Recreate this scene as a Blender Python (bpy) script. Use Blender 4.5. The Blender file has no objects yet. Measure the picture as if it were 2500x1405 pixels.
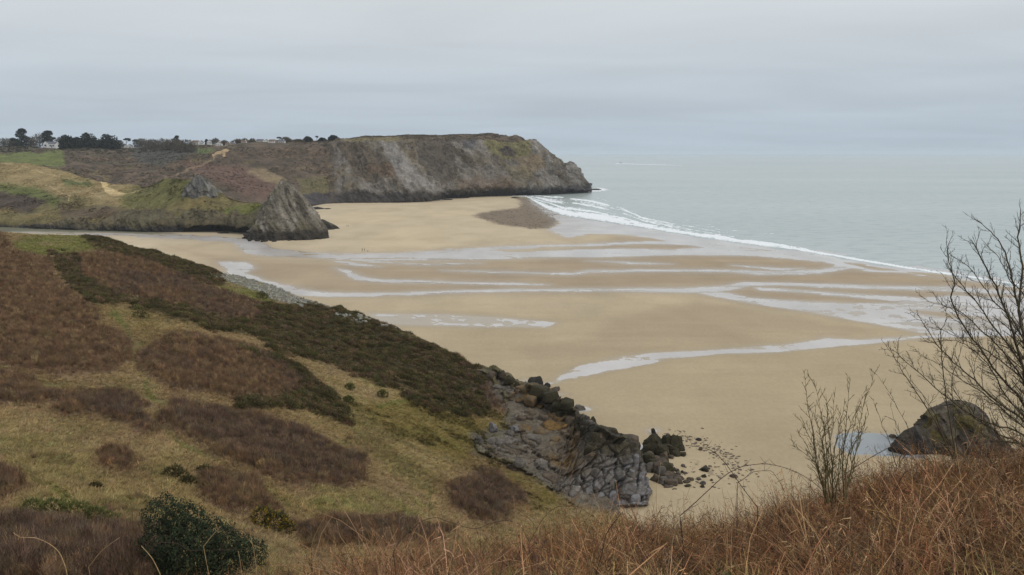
import bpy, bmesh, math, random
import numpy as np
from mathutils import Vector, Matrix

random.seed(7)
RNG = np.random.default_rng(11)
SC = bpy.context.scene
COLL = SC.collection

# ------------------------------------------------------------------ camera
HC, FP, CX, CY = 52.0, 2165.0, 1250.0, 702.5           # eye height above the sand, focal length in photo pixels
PITCH = math.atan(329.5 / FP)
CP, SP = math.cos(PITCH), math.sin(PITCH)
cam = bpy.data.cameras.new("camera")
cam.sensor_width = 36.0
cam.lens = 36.0 * FP / 2500.0
cam.clip_start, cam.clip_end = 0.1, 200000.0
cam_o = bpy.data.objects.new("camera", cam)
COLL.objects.link(cam_o)
cam_o.location = (0, 0, HC)
cam_o.rotation_euler = (math.radians(90) - PITCH, 0, 0)
SC.camera = cam_o

# ------------------------------------------------------------------ sky, sun, exposure
SUN_EL, SUN_AZ = math.radians(38), math.radians(125)    # azimuth clockwise from the view direction: seaward, a little behind
world = bpy.data.worlds.new("World")
SC.world = world
world.use_nodes = True
wt = world.node_tree
wt.nodes.clear()
def wn(kind, **kw):
    n = wt.nodes.new(kind)
    for k, v in kw.items():
        setattr(n, k, v)
    return n
w_out = wn("ShaderNodeOutputWorld")
w_bg = wn("ShaderNodeBackground")
w_sky = wn("ShaderNodeTexSky", sky_type='NISHITA', sun_disc=False, sun_elevation=SUN_EL, sun_rotation=SUN_AZ, air_density=1.5, dust_density=3.0)
w_tc = wn("ShaderNodeTexCoord")
w_sep = wn("ShaderNodeSeparateXYZ")
wt.links.new(w_tc.outputs["Generated"], w_sep.inputs[0])
def wmath(op, a, b=None):
    n = wn("ShaderNodeMath", operation=op)
    for i, v in enumerate((a, b)):
        if v is None: continue
        if isinstance(v, (int, float)): n.inputs[i].default_value = v
        else: wt.links.new(v, n.inputs[i])
    return n.outputs[0]
zc = wmath('MAXIMUM', w_sep.outputs[2], 0.0)
den = wmath('ADD', zc, 0.07)
cx_ = wmath('DIVIDE', w_sep.outputs[0], den)
cy_ = wmath('DIVIDE', w_sep.outputs[1], den)
w_cmb = wn("ShaderNodeCombineXYZ")
wt.links.new(cx_, w_cmb.inputs[0]); wt.links.new(cy_, w_cmb.inputs[1])
w_map = wn("ShaderNodeMapping")
w_map.inputs["Scale"].default_value = (0.3, 0.5, 1)
w_map.inputs["Rotation"].default_value = (0, 0, math.radians(4))
wt.links.new(w_cmb.outputs[0], w_map.inputs[0])
w_noise = wn("ShaderNodeTexNoise", noise_dimensions='3D')
w_noise.inputs["Scale"].default_value = 1.3
w_noise.inputs["Detail"].default_value = 5
w_noise.inputs["Roughness"].default_value = 0.52
w_noise.inputs["Distortion"].default_value = 0.5
wt.links.new(w_map.outputs[0], w_noise.inputs["Vector"])
w_ramp = wn("ShaderNodeValToRGB")                        # cloud deck seen from below: bluer and dimmer towards the horizon
cr = w_ramp.color_ramp
cr.elements[0].position = 0.0; cr.elements[0].color = (0.49, 0.572, 0.655, 1)
cr.elements[1].position = 1.0; cr.elements[1].color = (0.90, 0.92, 0.94, 1)
for p_, c_ in ((0.05, (0.52, 0.595, 0.67, 1)), (0.10, (0.59, 0.65, 0.705, 1)), (0.17, (0.68, 0.725, 0.755, 1)), (0.4, (0.76, 0.79, 0.815, 1))):
    e = cr.elements.new(p_); e.color = c_
wt.links.new(zc, w_ramp.inputs[0])
w_mr = wn("ShaderNodeMapRange")
w_mr.inputs["From Min"].default_value = 0.3; w_mr.inputs["From Max"].default_value = 0.7
w_mr.inputs["To Min"].default_value = 0.925; w_mr.inputs["To Max"].default_value = 1.065
wt.links.new(w_noise.outputs[0], w_mr.inputs["Value"])
w_mul = wn("ShaderNodeMix", data_type='RGBA', blend_type='MULTIPLY')
w_mul.inputs["Factor"].default_value = 1.0
wt.links.new(w_ramp.outputs[0], w_mul.inputs["A"]); wt.links.new(w_mr.outputs[0], w_mul.inputs["B"])
w_scale = wn("ShaderNodeMix", data_type='RGBA', blend_type='MULTIPLY')   # the clear sky above the deck, at daylight strength
w_scale.inputs["Factor"].default_value = 1.0
w_scale.inputs["B"].default_value = (0.06, 0.06, 0.06, 1)
wt.links.new(w_sky.outputs[0], w_scale.inputs["A"])
w_mix = wn("ShaderNodeMix", data_type='RGBA')
w_mix.inputs["Factor"].default_value = 0.93
wt.links.new(w_scale.outputs["Result"], w_mix.inputs["A"]); wt.links.new(w_mul.outputs["Result"], w_mix.inputs["B"])
wt.links.new(w_mix.outputs["Result"], w_bg.inputs["Color"])
w_bg.inputs["Strength"].default_value = 1.0
wt.links.new(w_bg.outputs[0], w_out.inputs[0])

sun = bpy.data.lights.new("sun", 'SUN')
sun.energy, sun.angle, sun.color = 1.1, math.radians(14), (1.0, 0.95, 0.88)
sun_o = bpy.data.objects.new("sun", sun)
COLL.objects.link(sun_o)
sd = Vector((math.sin(SUN_AZ) * math.cos(SUN_EL), math.cos(SUN_AZ) * math.cos(SUN_EL), math.sin(SUN_EL)))
sun_o.rotation_euler = sd.to_track_quat('Z', 'Y').to_euler()

SC.view_settings.view_transform = 'Standard'
SC.view_settings.look = 'None'
SC.view_settings.gamma = 1.0
SC.view_settings.exposure = 0.0
SC.view_settings.use_curve_mapping = False
SC.render.engine = 'CYCLES'
SC.cycles.use_denoising = True
SC.cycles.denoiser = 'OPENIMAGEDENOISE'
SC.cycles.max_bounces = 5
SC.cycles.diffuse_bounces = 2
SC.cycles.glossy_bounces = 2
SC.cycles.transparent_max_bounces = 6
SC.cycles.volume_bounces = 1

# ------------------------------------------------------------------ helpers: projection, noise, interpolation
def lin(r, g, b):
    c = np.array([r, g, b], float) / 255.0
    return np.where(c <= 0.04045, c / 12.92, ((c + 0.055) / 1.055) ** 2.4)

def rays(px, py):
    u = (np.asarray(px, float) - CX) / FP
    v = (CY - np.asarray(py, float)) / FP
    return u, CP + v * SP, -SP + v * CP

def at(px, py, D):
    u, y, z = rays(px, py)
    t = np.asarray(D, float) / y
    return np.stack(np.broadcast_arrays(u * t, y * t, HC + z * t), -1)

def ground_d(py, z0=0.0):
    _, y, z = rays(0, py)
    return (z0 - HC) / z * y

def gnd(px, py, z0=0.0):
    return at(px, py, ground_d(py, z0))

def V(px, py, D):
    return Vector(at(px, py, D))

def _h(ix, iy, iz, seed):
    h = (ix.astype(np.int64) * 374761393 + iy.astype(np.int64) * 668265263 + iz.astype(np.int64) * 1440662683 + seed * 974634777) & 0xFFFFFFFF
    h = ((h ^ (h >> 13)) * 1274126177) & 0xFFFFFFFF
    h = ((h ^ (h >> 15)) * 2246822519) & 0xFFFFFFFF
    return ((h ^ (h >> 16)) & 0xFFFF) / 32767.5 - 1.0

def vnoise(x, y, z=0.0, seed=0):
    x, y, z = np.broadcast_arrays(np.asarray(x, float), np.asarray(y, float), np.asarray(z, float))
    xi, yi, zi = np.floor(x), np.floor(y), np.floor(z)
    fx, fy, fz = x - xi, y - yi, z - zi
    s = lambda f: f * f * f * (f * (f * 6 - 15) + 10)
    ux, uy, uz = s(fx), s(fy), s(fz)
    r = 0
    for a in (0, 1):
        for b in (0, 1):
            for c in (0, 1):
                w = (ux if a else 1 - ux) * (uy if b else 1 - uy) * (uz if c else 1 - uz)
                r = r + w * _h(xi + a, yi + b, zi + c, seed)
    return r

def fbm(x, y, z=0.0, octv=4, gain=0.5, seed=0):
    r, a, f, tot = 0, 1.0, 1.0, 0
    for i in range(octv):
        r = r + a * vnoise(np.asarray(x) * f + 17.3 * i, np.asarray(y) * f - 9.1 * i, np.asarray(z) * f + 3.7 * i, seed + i)
        tot += a; a *= gain; f *= 2.03
    return r / tot

def ridged(x, y, z=0.0, octv=4, gain=0.5, seed=0):
    r, a, f, tot = 0, 1.0, 1.0, 0
    for i in range(octv):
        r = r + a * (1 - 2 * np.abs(vnoise(np.asarray(x) * f + 7.3 * i, np.asarray(y) * f, np.asarray(z) * f - 3.1 * i, seed + i)))
        tot += a; a *= gain; f *= 2.1
    return r / tot

def sstep(a, b, x):
    t = np.clip((x - a) / (b - a), 0, 1)
    return t * t * (3 - 2 * t)

def pchip(x, y, q):
    """monotone cubic along axis 0"""
    x = np.asarray(x, float); y = np.asarray(y, float); q = np.asarray(q, float)
    h = np.diff(x); hh = h.reshape((-1,) + (1,) * (y.ndim - 1))
    d = np.diff(y, axis=0) / hh
    m = np.zeros_like(y)
    m[0], m[-1] = d[0], d[-1]
    if len(x) > 2:
        w1, w2 = 2 * hh[1:] + hh[:-1], hh[1:] + 2 * hh[:-1]
        same = d[1:] * d[:-1] > 0
        with np.errstate(divide='ignore', invalid='ignore'):
            hm = (w1 + w2) / (w1 / d[:-1] + w2 / d[1:])
        m[1:-1] = np.where(same, hm, 0)
    i = np.clip(np.searchsorted(x, q, side='right') - 1, 0, len(x) - 2)
    sh = (-1,) + (1,) * (y.ndim - 1)
    hi = h[i].reshape(sh); t = ((q - x[i]) / h[i]).reshape(sh)
    return ((1 + 2 * t) * (1 - t) ** 2 * y[i] + t * (1 - t) ** 2 * hi * m[i] + t * t * (3 - 2 * t) * y[i + 1] + t * t * (t - 1) * hi * m[i + 1])

def sdf(poly, x, y):
    """signed distance to a polygon, positive inside"""
    p = np.asarray(poly, float)
    d2 = np.full(x.shape, 1e18); ins = np.zeros(x.shape, bool)
    n = len(p)
    for i in range(n):
        ax, ay = p[i]; bx, by = p[(i + 1) % n]
        ex, ey = bx - ax, by - ay
        wx, wy = x - ax, y - ay
        t = np.clip((wx * ex + wy * ey) / (ex * ex + ey * ey + 1e-9), 0, 1)
        d2 = np.minimum(d2, (wx - t * ex) ** 2 + (wy - t * ey) ** 2)
        c = (ay <= y) != (by <= y)
        xx = ax + (y - ay) / (by - ay if by != ay else 1e-9) * ex
        ins ^= c & (x < xx)
    return np.where(ins, 1, -1) * np.sqrt(d2)

def line_d(pts, x, y):
    d2 = np.full(x.shape, 1e18)
    for (ax, ay), (bx, by) in zip(pts[:-1], pts[1:]):
        ex, ey = bx - ax, by - ay
        t = np.clip(((x - ax) * ex + (y - ay) * ey) / (ex * ex + ey * ey + 1e-9), 0, 1)
        d2 = np.minimum(d2, (x - ax - t * ex) ** 2 + (y - ay - t * ey) ** 2)
    return np.sqrt(d2)

def cells(a, b, c, seed):
    """box-like Voronoi cells: returns a random number for the cell and the distance to its border"""
    ia, ib, ic = np.floor(a), np.floor(b), np.floor(c)
    f1 = np.full(a.shape, 9.0); f2 = np.full(a.shape, 9.0); rid = np.zeros(a.shape); tl_ = np.zeros(a.shape)
    for da in (-1, 0, 1):
        for db in (-1, 0, 1):
            for dc in (-1, 0, 1):
                ca, cb, cc = ia + da, ib + db, ic + dc
                pa = ca + 0.5 + 0.36 * _h(ca, cb, cc, seed); pb = cb + 0.5 + 0.36 * _h(ca, cb, cc, seed + 1); pc = cc + 0.5 + 0.36 * _h(ca, cb, cc, seed + 2)
                d = (np.abs(a - pa) ** 3 + np.abs(b - pb) ** 3 + np.abs(c - pc) ** 3) ** (1 / 3)
                r_ = _h(ca, cb, cc, seed + 5)
                nearer = d < f1
                f2 = np.where(nearer, f1, np.minimum(f2, d)); rid = np.where(nearer, r_, rid); tl_ = np.where(nearer, _h(ca, cb, cc, seed + 6) * (a - pa) + _h(ca, cb, cc, seed + 7) * (b - pb) + (0.2 + 0.6 * _h(ca, cb, cc, seed + 8)) * (c - pc), tl_); f1 = np.minimum(f1, d)
    return rid, f2 - f1, tl_

# ------------------------------------------------------------------ helpers: objects and meshes
def tag(o, label=None, cat=None, group=None, kind=None):
    if label: o["label"] = label
    if cat: o["category"] = cat
    if group: o["group"] = group
    if kind: o["kind"] = kind
    return o

def link(name, me, mat=None, parent=None, smooth=False):
    o = bpy.data.objects.new(name, me)
    COLL.objects.link(o)
    if mat is not None and me is not None and not me.materials: me.materials.append(mat)
    if parent is not None: o.parent = parent
    if smooth and me is not None: me.polygons.foreach_set("use_smooth", np.ones(len(me.polygons), bool))
    return o

def empty(name, loc, rz=0):
    o = bpy.data.objects.new(name, None)
    COLL.objects.link(o)
    o.empty_display_size = 0.2
    o.location = loc; o.rotation_euler = (0, 0, rz)
    return o

def mesh_np(name, P, F, attrs=None):
    me = bpy.data.meshes.new(name)
    P = np.asarray(P, np.float32); F = np.asarray(F, np.int32)
    k = F.shape[1]
    me.vertices.add(len(P)); me.vertices.foreach_set("co", P.ravel())
    me.loops.add(F.size); me.loops.foreach_set("vertex_index", F.ravel())
    me.polygons.add(len(F))
    me.polygons.foreach_set("loop_start", np.arange(0, F.size, k, dtype=np.int32))
    me.polygons.foreach_set("loop_total", np.full(len(F), k, np.int32))
    me.update(calc_edges=True)
    for nm, a in (attrs or {}).items():
        a = np.asarray(a, np.float32)
        if a.ndim == 2:
            at_ = me.attributes.new(nm, 'FLOAT_COLOR', 'POINT')
            at_.data.foreach_set("color", np.concatenate([a, np.ones((len(a), 1), np.float32)], 1).ravel())
        else:
            at_ = me.attributes.new(nm, 'FLOAT', 'POINT')
            at_.data.foreach_set("value", a)
    return me

def grid_faces(n, m, flip=False):
    i = np.arange(n * m).reshape(n, m)
    f = np.stack([i[:-1, :-1], i[1:, :-1], i[1:, 1:], i[:-1, 1:]], -1).reshape(-1, 4)
    return f[:, ::-1] if flip else f

def grid_normals(P):
    du = np.gradient(P, axis=0); dv = np.gradient(P, axis=1)
    n = np.cross(du, dv)
    return n / (np.linalg.norm(n, axis=-1, keepdims=True) + 1e-9)

class MB:
    """collects boxes, tubes and loose faces into one mesh"""
    def __init__(s): s.v, s.f, s.m = [], [], []
    def face(s, pts, mi=0):
        b = len(s.v); s.v += [tuple(p) for p in pts]; s.f.append(tuple(range(b, b + len(pts)))); s.m.append(mi)
    def box(s, c, h, R=None, mi=0, top=1.0):
        c = Vector(c); b = len(s.v)
        for z in (-1, 1):
            for x, y in ((-1, -1), (1, -1), (1, 1), (-1, 1)):
                k = top if z > 0 else 1
                p = Vector((x * h[0] * k, y * h[1] * k, z * h[2]))
                s.v.append(tuple(c + (R @ p if R else p)))
        for q in ((3, 2, 1, 0), (4, 5, 6, 7), (0, 1, 5, 4), (1, 2, 6, 5), (2, 3, 7, 6), (3, 0, 4, 7)):
            s.f.append(tuple(b + i for i in q)); s.m.append(mi)
    def tube(s, pts, rad, k=5, mi=0):
        pts = [Vector(p) for p in pts]; n = len(pts); b = len(s.v)
        for i in range(n):
            t = (pts[min(i + 1, n - 1)] - pts[max(i - 1, 0)])
            t = t.normalized() if t.length > 1e-9 else Vector((0, 0, 1))
            a = t.cross(Vector((0.31, 0.9, 0.2))).normalized(); c = t.cross(a)
            for j in range(k):
                an = 2 * math.pi * j / k
                s.v.append(tuple(pts[i] + (a * math.cos(an) + c * math.sin(an)) * rad[i]))
        for i in range(n - 1):
            for j in range(k):
                s.f.append((b + i * k + j, b + i * k + (j + 1) % k, b + (i + 1) * k + (j + 1) % k, b + (i + 1) * k + j)); s.m.append(mi)
        s.f.append(tuple(b + (n - 1) * k + j for j in range(k))); s.m.append(mi)
    def mesh(s, name, mats):
        me = bpy.data.meshes.new(name)
        me.from_pydata(s.v, [], s.f)
        for m in (mats if isinstance(mats, (list, tuple)) else [mats]): me.materials.append(m)
        if any(s.m): me.polygons.foreach_set("material_index", s.m)
        me.update()
        return me
    def build(s, name, mats, parent=None, smooth=False):
        return link(name, s.mesh(name, mats), None, parent, smooth)

# ------------------------------------------------------------------ materials
def new_mat(name):
    m = bpy.data.materials.new(name); m.use_nodes = True
    nt = m.node_tree; nt.nodes.clear()
    out = nt.nodes.new("ShaderNodeOutputMaterial"); b = nt.nodes.new("ShaderNodeBsdfPrincipled")
    nt.links.new(b.outputs[0], out.inputs[0])
    return m, nt, b

def nnode(nt, kind, **kw):
    n = nt.nodes.new(kind)
    for k, v in kw.items():
        if k in n.inputs: n.inputs[k].default_value = v
        else: setattr(n, k, v)
    return n

def noise_of(nt, scale, detail=4, rough=0.55, stretch=None, coord="Object"):
    if coord == "World": v = nt.nodes.new("ShaderNodeNewGeometry").outputs["Position"]
    else: v = nt.nodes.new("ShaderNodeTexCoord").outputs[coord]
    if stretch:
        mp = nt.nodes.new("ShaderNodeMapping"); mp.inputs["Scale"].default_value = stretch
        nt.links.new(v, mp.inputs[0]); v = mp.outputs[0]
    n = nnode(nt, "ShaderNodeTexNoise", Scale=scale, Detail=detail, Roughness=rough)
    nt.links.new(v, n.inputs["Vector"])
    return n.outputs[0]

def remap(nt, v, a, b, c, d):
    n = nt.nodes.new("ShaderNodeMapRange")
    for k, x in zip(("From Min", "From Max", "To Min", "To Max"), (a, b, c, d)): n.inputs[k].default_value = x
    nt.links.new(v, n.inputs["Value"])
    return n.outputs[0]

def mixc(nt, fac, A, B, mode='MIX'):
    n = nt.nodes.new("ShaderNodeMix"); n.data_type = 'RGBA'; n.blend_type = mode
    for key, v in (("Factor", fac), ("A", A), ("B", B)):
        if isinstance(v, (int, float)): n.inputs[key].default_value = v if key == "Factor" else (v, v, v, 1)
        elif isinstance(v, (tuple, list, np.ndarray)): n.inputs[key].default_value = (*v[:3], 1)
        else: nt.links.new(v, n.inputs[key])
    return n.outputs["Result"]

def add_bump(nt, b, h, strength, dist):
    n = nnode(nt, "ShaderNodeBump", Strength=strength, Distance=dist)
    nt.links.new(h, n.inputs["Height"]); nt.links.new(n.outputs[0], b.inputs["Normal"])

def mat_attr(name, scale=0.6, lo=0.75, hi=1.25, rough=0.95, bump=0.0, bdist=0.3, scale2=None, spec=0.2):
    """colour held on the surface, with fine variation on top"""
    m, nt, b = new_mat(name)
    a = nnode(nt, "ShaderNodeAttribute", attribute_name="Col")
    n1 = noise_of(nt, scale, 5, 0.6)
    c = mixc(nt, 1.0, a.outputs["Color"], remap(nt, n1, 0.3, 0.7, lo, hi), 'MULTIPLY')
    if scale2:
        n2 = noise_of(nt, scale2, 4, 0.6)
        c = mixc(nt, 1.0, c, remap(nt, n2, 0.3, 0.7, lo, hi), 'MULTIPLY')
    nt.links.new(c, b.inputs["Base Color"])
    b.inputs["Roughness"].default_value = rough
    b.inputs["Specular IOR Level"].default_value = spec
    if bump: add_bump(nt, b, n1, bump, bdist)
    return m

def mat_flat(name, col, rough=0.8, vary=0.2, scale=3.0, col2=None, spec=0.3, bump=0.0, bdist=0.02):
    m, nt, b = new_mat(name)
    n1 = noise_of(nt, scale, 4, 0.6)
    if col2 is not None:
        c = mixc(nt, remap(nt, n1, 0.35, 0.65, 0, 1), col, col2)
        n2 = noise_of(nt, scale * 3.7, 3, 0.6)
        c = mixc(nt, 1.0, c, remap(nt, n2, 0.3, 0.7, 1 - vary, 1 + vary), 'MULTIPLY')
    else:
        c = mixc(nt, 1.0, col, remap(nt, n1, 0.3, 0.7, 1 - vary, 1 + vary), 'MULTIPLY')
    nt.links.new(c, b.inputs["Base Color"])
    b.inputs["Roughness"].default_value = rough
    b.inputs["Specular IOR Level"].default_value = spec
    if bump: add_bump(nt, b, n1, bump, bdist)
    return m

def mat_tint(name, lo=0.6, hi=1.35, trans=0.0, rough=0.85):
    """scattered plants: colour comes from the point it grows on, varied plant by plant"""
    m, nt, b = new_mat(name)
    a = nnode(nt, "ShaderNodeAttribute", attribute_name="tint", attribute_type='INSTANCER')
    oi = nt.nodes.new("ShaderNodeObjectInfo")
    c = mixc(nt, 1.0, a.outputs["Color"], remap(nt, oi.outputs["Random"], 0, 1, lo, hi), 'MULTIPLY')
    n1 = noise_of(nt, 6.0, 2, 0.5)
    c = mixc(nt, 1.0, c, remap(nt, n1, 0.3, 0.7, 0.75, 1.25), 'MULTIPLY')
    nt.links.new(c, b.inputs["Base Color"])
    b.inputs["Roughness"].default_value = rough
    b.inputs["Specular IOR Level"].default_value = 0.15
    return m

def mat_rock(name, base, dark, pale, scale=0.25, strata=(1, 1, 3), rough=0.9, bump=0.6, bdist=0.4):
    m, nt, b = new_mat(name)
    n1 = noise_of(nt, scale, 6, 0.62, strata, 'World')
    n2 = noise_of(nt, scale * 5, 5, 0.65, strata, 'World')
    c = mixc(nt, remap(nt, n1, 0.38, 0.62, 0, 1), dark, base)
    c = mixc(nt, remap(nt, n2, 0.52, 0.72, 0, 0.7), c, pale)
    nt.links.new(c, b.inputs["Base Color"])
    b.inputs["Roughness"].default_value = rough
    b.inputs["Specular IOR Level"].default_value = 0.25
    add_bump(nt, b, n2, bump, bdist)
    return m

# ------------------------------------------------------------------ terrain sheets
def loft(cols, nu, nv, under=None, behind=(), smooth_px=True):
    """cols: (px, [(py, D), ...] from the foot up); D None = where that sight line meets the sand"""
    px = np.array([c[0] for c in cols], float)
    R = len(cols[0][1])
    PY = np.zeros((len(cols), R)); Q = np.zeros((len(cols), R))
    for i, (_, rows) in enumerate(cols):
        for j, (y, d) in enumerate(rows):
            PY[i, j] = y; Q[i, j] = 1.0 / (d if d else ground_d(y))
    vq = np.linspace(0, R - 1, nv)
    PYv = pchip(np.arange(R), PY.T, vq).T; Qv = pchip(np.arange(R), Q.T, vq).T
    xq = np.linspace(px[0], px[-1], nu)
    PYu = pchip(px, PYv, xq); Qu = pchip(px, Qv, xq)
    PXu = np.repeat(xq[:, None], nv, 1)
    P = at(PXu, PYu, 1.0 / Qu)
    if under is not None:
        lo = P[:, :1].copy(); lo[..., 2] += under; P = np.concatenate([lo, P], 1)
        PXu = np.concatenate([PXu[:, :1], PXu], 1); PYu = np.concatenate([PYu[:, :1], PYu], 1)
    base = P[:, -1:].copy()
    for dD, dz in behind:
        b = base.copy(); k = (base[..., 1] + dD) / base[..., 1]
        b[..., 0] *= k; b[..., 1] += dD
        b[..., 2] = b[..., 2] + dz if dz is not None else -3.0
        P = np.concatenate([P, b], 1)
        PXu = np.concatenate([PXu, PXu[:, -1:]], 1); PYu = np.concatenate([PYu, PYu[:, -1:]], 1)
    return P, PXu, PYu

def paint(col, w, c):
    w = np.clip(w, 0, 1)[..., None]
    return col * (1 - w) + np.asarray(c) * w

def sample_surface(P, N, weight, rng, A=None):
    """random points on a sheet, chance by area x weight; returns points and cell indices"""
    a = P[1:, :-1] - P[:-1, :-1]; b = P[:-1, 1:] - P[:-1, :-1]
    area = np.linalg.norm(np.cross(a, b), axis=-1)
    p = (area * weight[:-1, :-1]).ravel()
    p = p / p.sum()
    idx = rng.choice(p.size, N, p=p)
    i, j = np.unravel_index(idx, area.shape)
    s, t = rng.random(N)[:, None], rng.random(N)[:, None]
    pts = (P[i, j] * (1 - s) * (1 - t) + P[i + 1, j] * s * (1 - t) + P[i, j + 1] * (1 - s) * t + P[i + 1, j + 1] * s * t)
    return pts, i, j

PROTO = {}
def proto_coll(name, objs):
    c = bpy.data.collections.new(name)
    for o in objs: c.objects.link(o)
    PROTO[name] = c
    return c

def scatter(name, pts, rot, scl, tint, coll, label, cat):
    """one growth of plants nobody could count: points that carry copies of a few clumps"""
    n = len(pts)
    me = bpy.data.meshes.new(name)
    me.vertices.add(n); me.vertices.foreach_set("co", np.asarray(pts, np.float32).ravel())
    a = me.attributes.new("rot", 'FLOAT_VECTOR', 'POINT'); a.data.foreach_set("vector", np.asarray(rot, np.float32).ravel())
    a = me.attributes.new("scl", 'FLOAT_VECTOR', 'POINT')
    s3 = np.asarray(scl, np.float32); s3 = np.repeat(s3[:, None], 3, 1) if s3.ndim == 1 else s3
    a.data.foreach_set("vector", s3.ravel())
    a = me.attributes.new("tint", 'FLOAT_COLOR', 'POINT')
    a.data.foreach_set("color", np.concatenate([tint, np.ones((n, 1))], 1).astype(np.float32).ravel())
    me.update()
    o = link(name, me)
    ng = bpy.data.node_groups.new(name, 'GeometryNodeTree')
    ng.interface.new_socket("Geometry", in_out='INPUT', socket_type='NodeSocketGeometry')
    ng.interface.new_socket("Geometry", in_out='OUTPUT', socket_type='NodeSocketGeometry')
    N = ng.nodes.new; L = ng.links.new
    gi, go = N("NodeGroupInput"), N("NodeGroupOutput")
    ip = N("GeometryNodeInstanceOnPoints"); ci = N("GeometryNodeCollectionInfo")
    ci.inputs["Collection"].default_value = coll
    ci.inputs["Separate Children"].default_value = True; ci.inputs["Reset Children"].default_value = True
    r = N("GeometryNodeInputNamedAttribute"); r.data_type = 'FLOAT_VECTOR'; r.inputs["Name"].default_value = "rot"
    e = N("FunctionNodeEulerToRotation"); L(r.outputs["Attribute"], e.inputs[0])
    s = N("GeometryNodeInputNamedAttribute"); s.data_type = 'FLOAT_VECTOR'; s.inputs["Name"].default_value = "scl"
    L(gi.outputs[0], ip.inputs["Points"]); L(ci.outputs[0], ip.inputs["Instance"])
    ip.inputs["Pick Instance"].default_value = True
    L(e.outputs[0], ip.inputs["Rotation"]); L(s.outputs["Attribute"], ip.inputs["Scale"])
    L(ip.outputs[0], go.inputs[0])
    md = o.modifiers.new("growth", 'NODES'); md.node_group = ng
    tag(o, label, cat, kind="stuff")
    return o

# ================================================================== BEACH
SHORE = [(-400, 478), (1230, 478), (1283, 480), (1330, 506), (1372, 522), (1460, 535), (1538, 548), (1626, 564), (1720, 579), (1824, 595), (1928, 608), (2032, 626),
         (2136, 644), (2240, 660), (2344, 675), (2448, 691), (2600, 715), (3000, 775)]           # edge of the sea, seen from the land
SEA_POLY = [(x, 3 * y) for x, y in SHORE[2:]] + [(3000, 1116), (1200, 1116), (1200, 1420)]
S3 = lambda pts: [(x, 3 * y) for x, y in pts]

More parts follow.
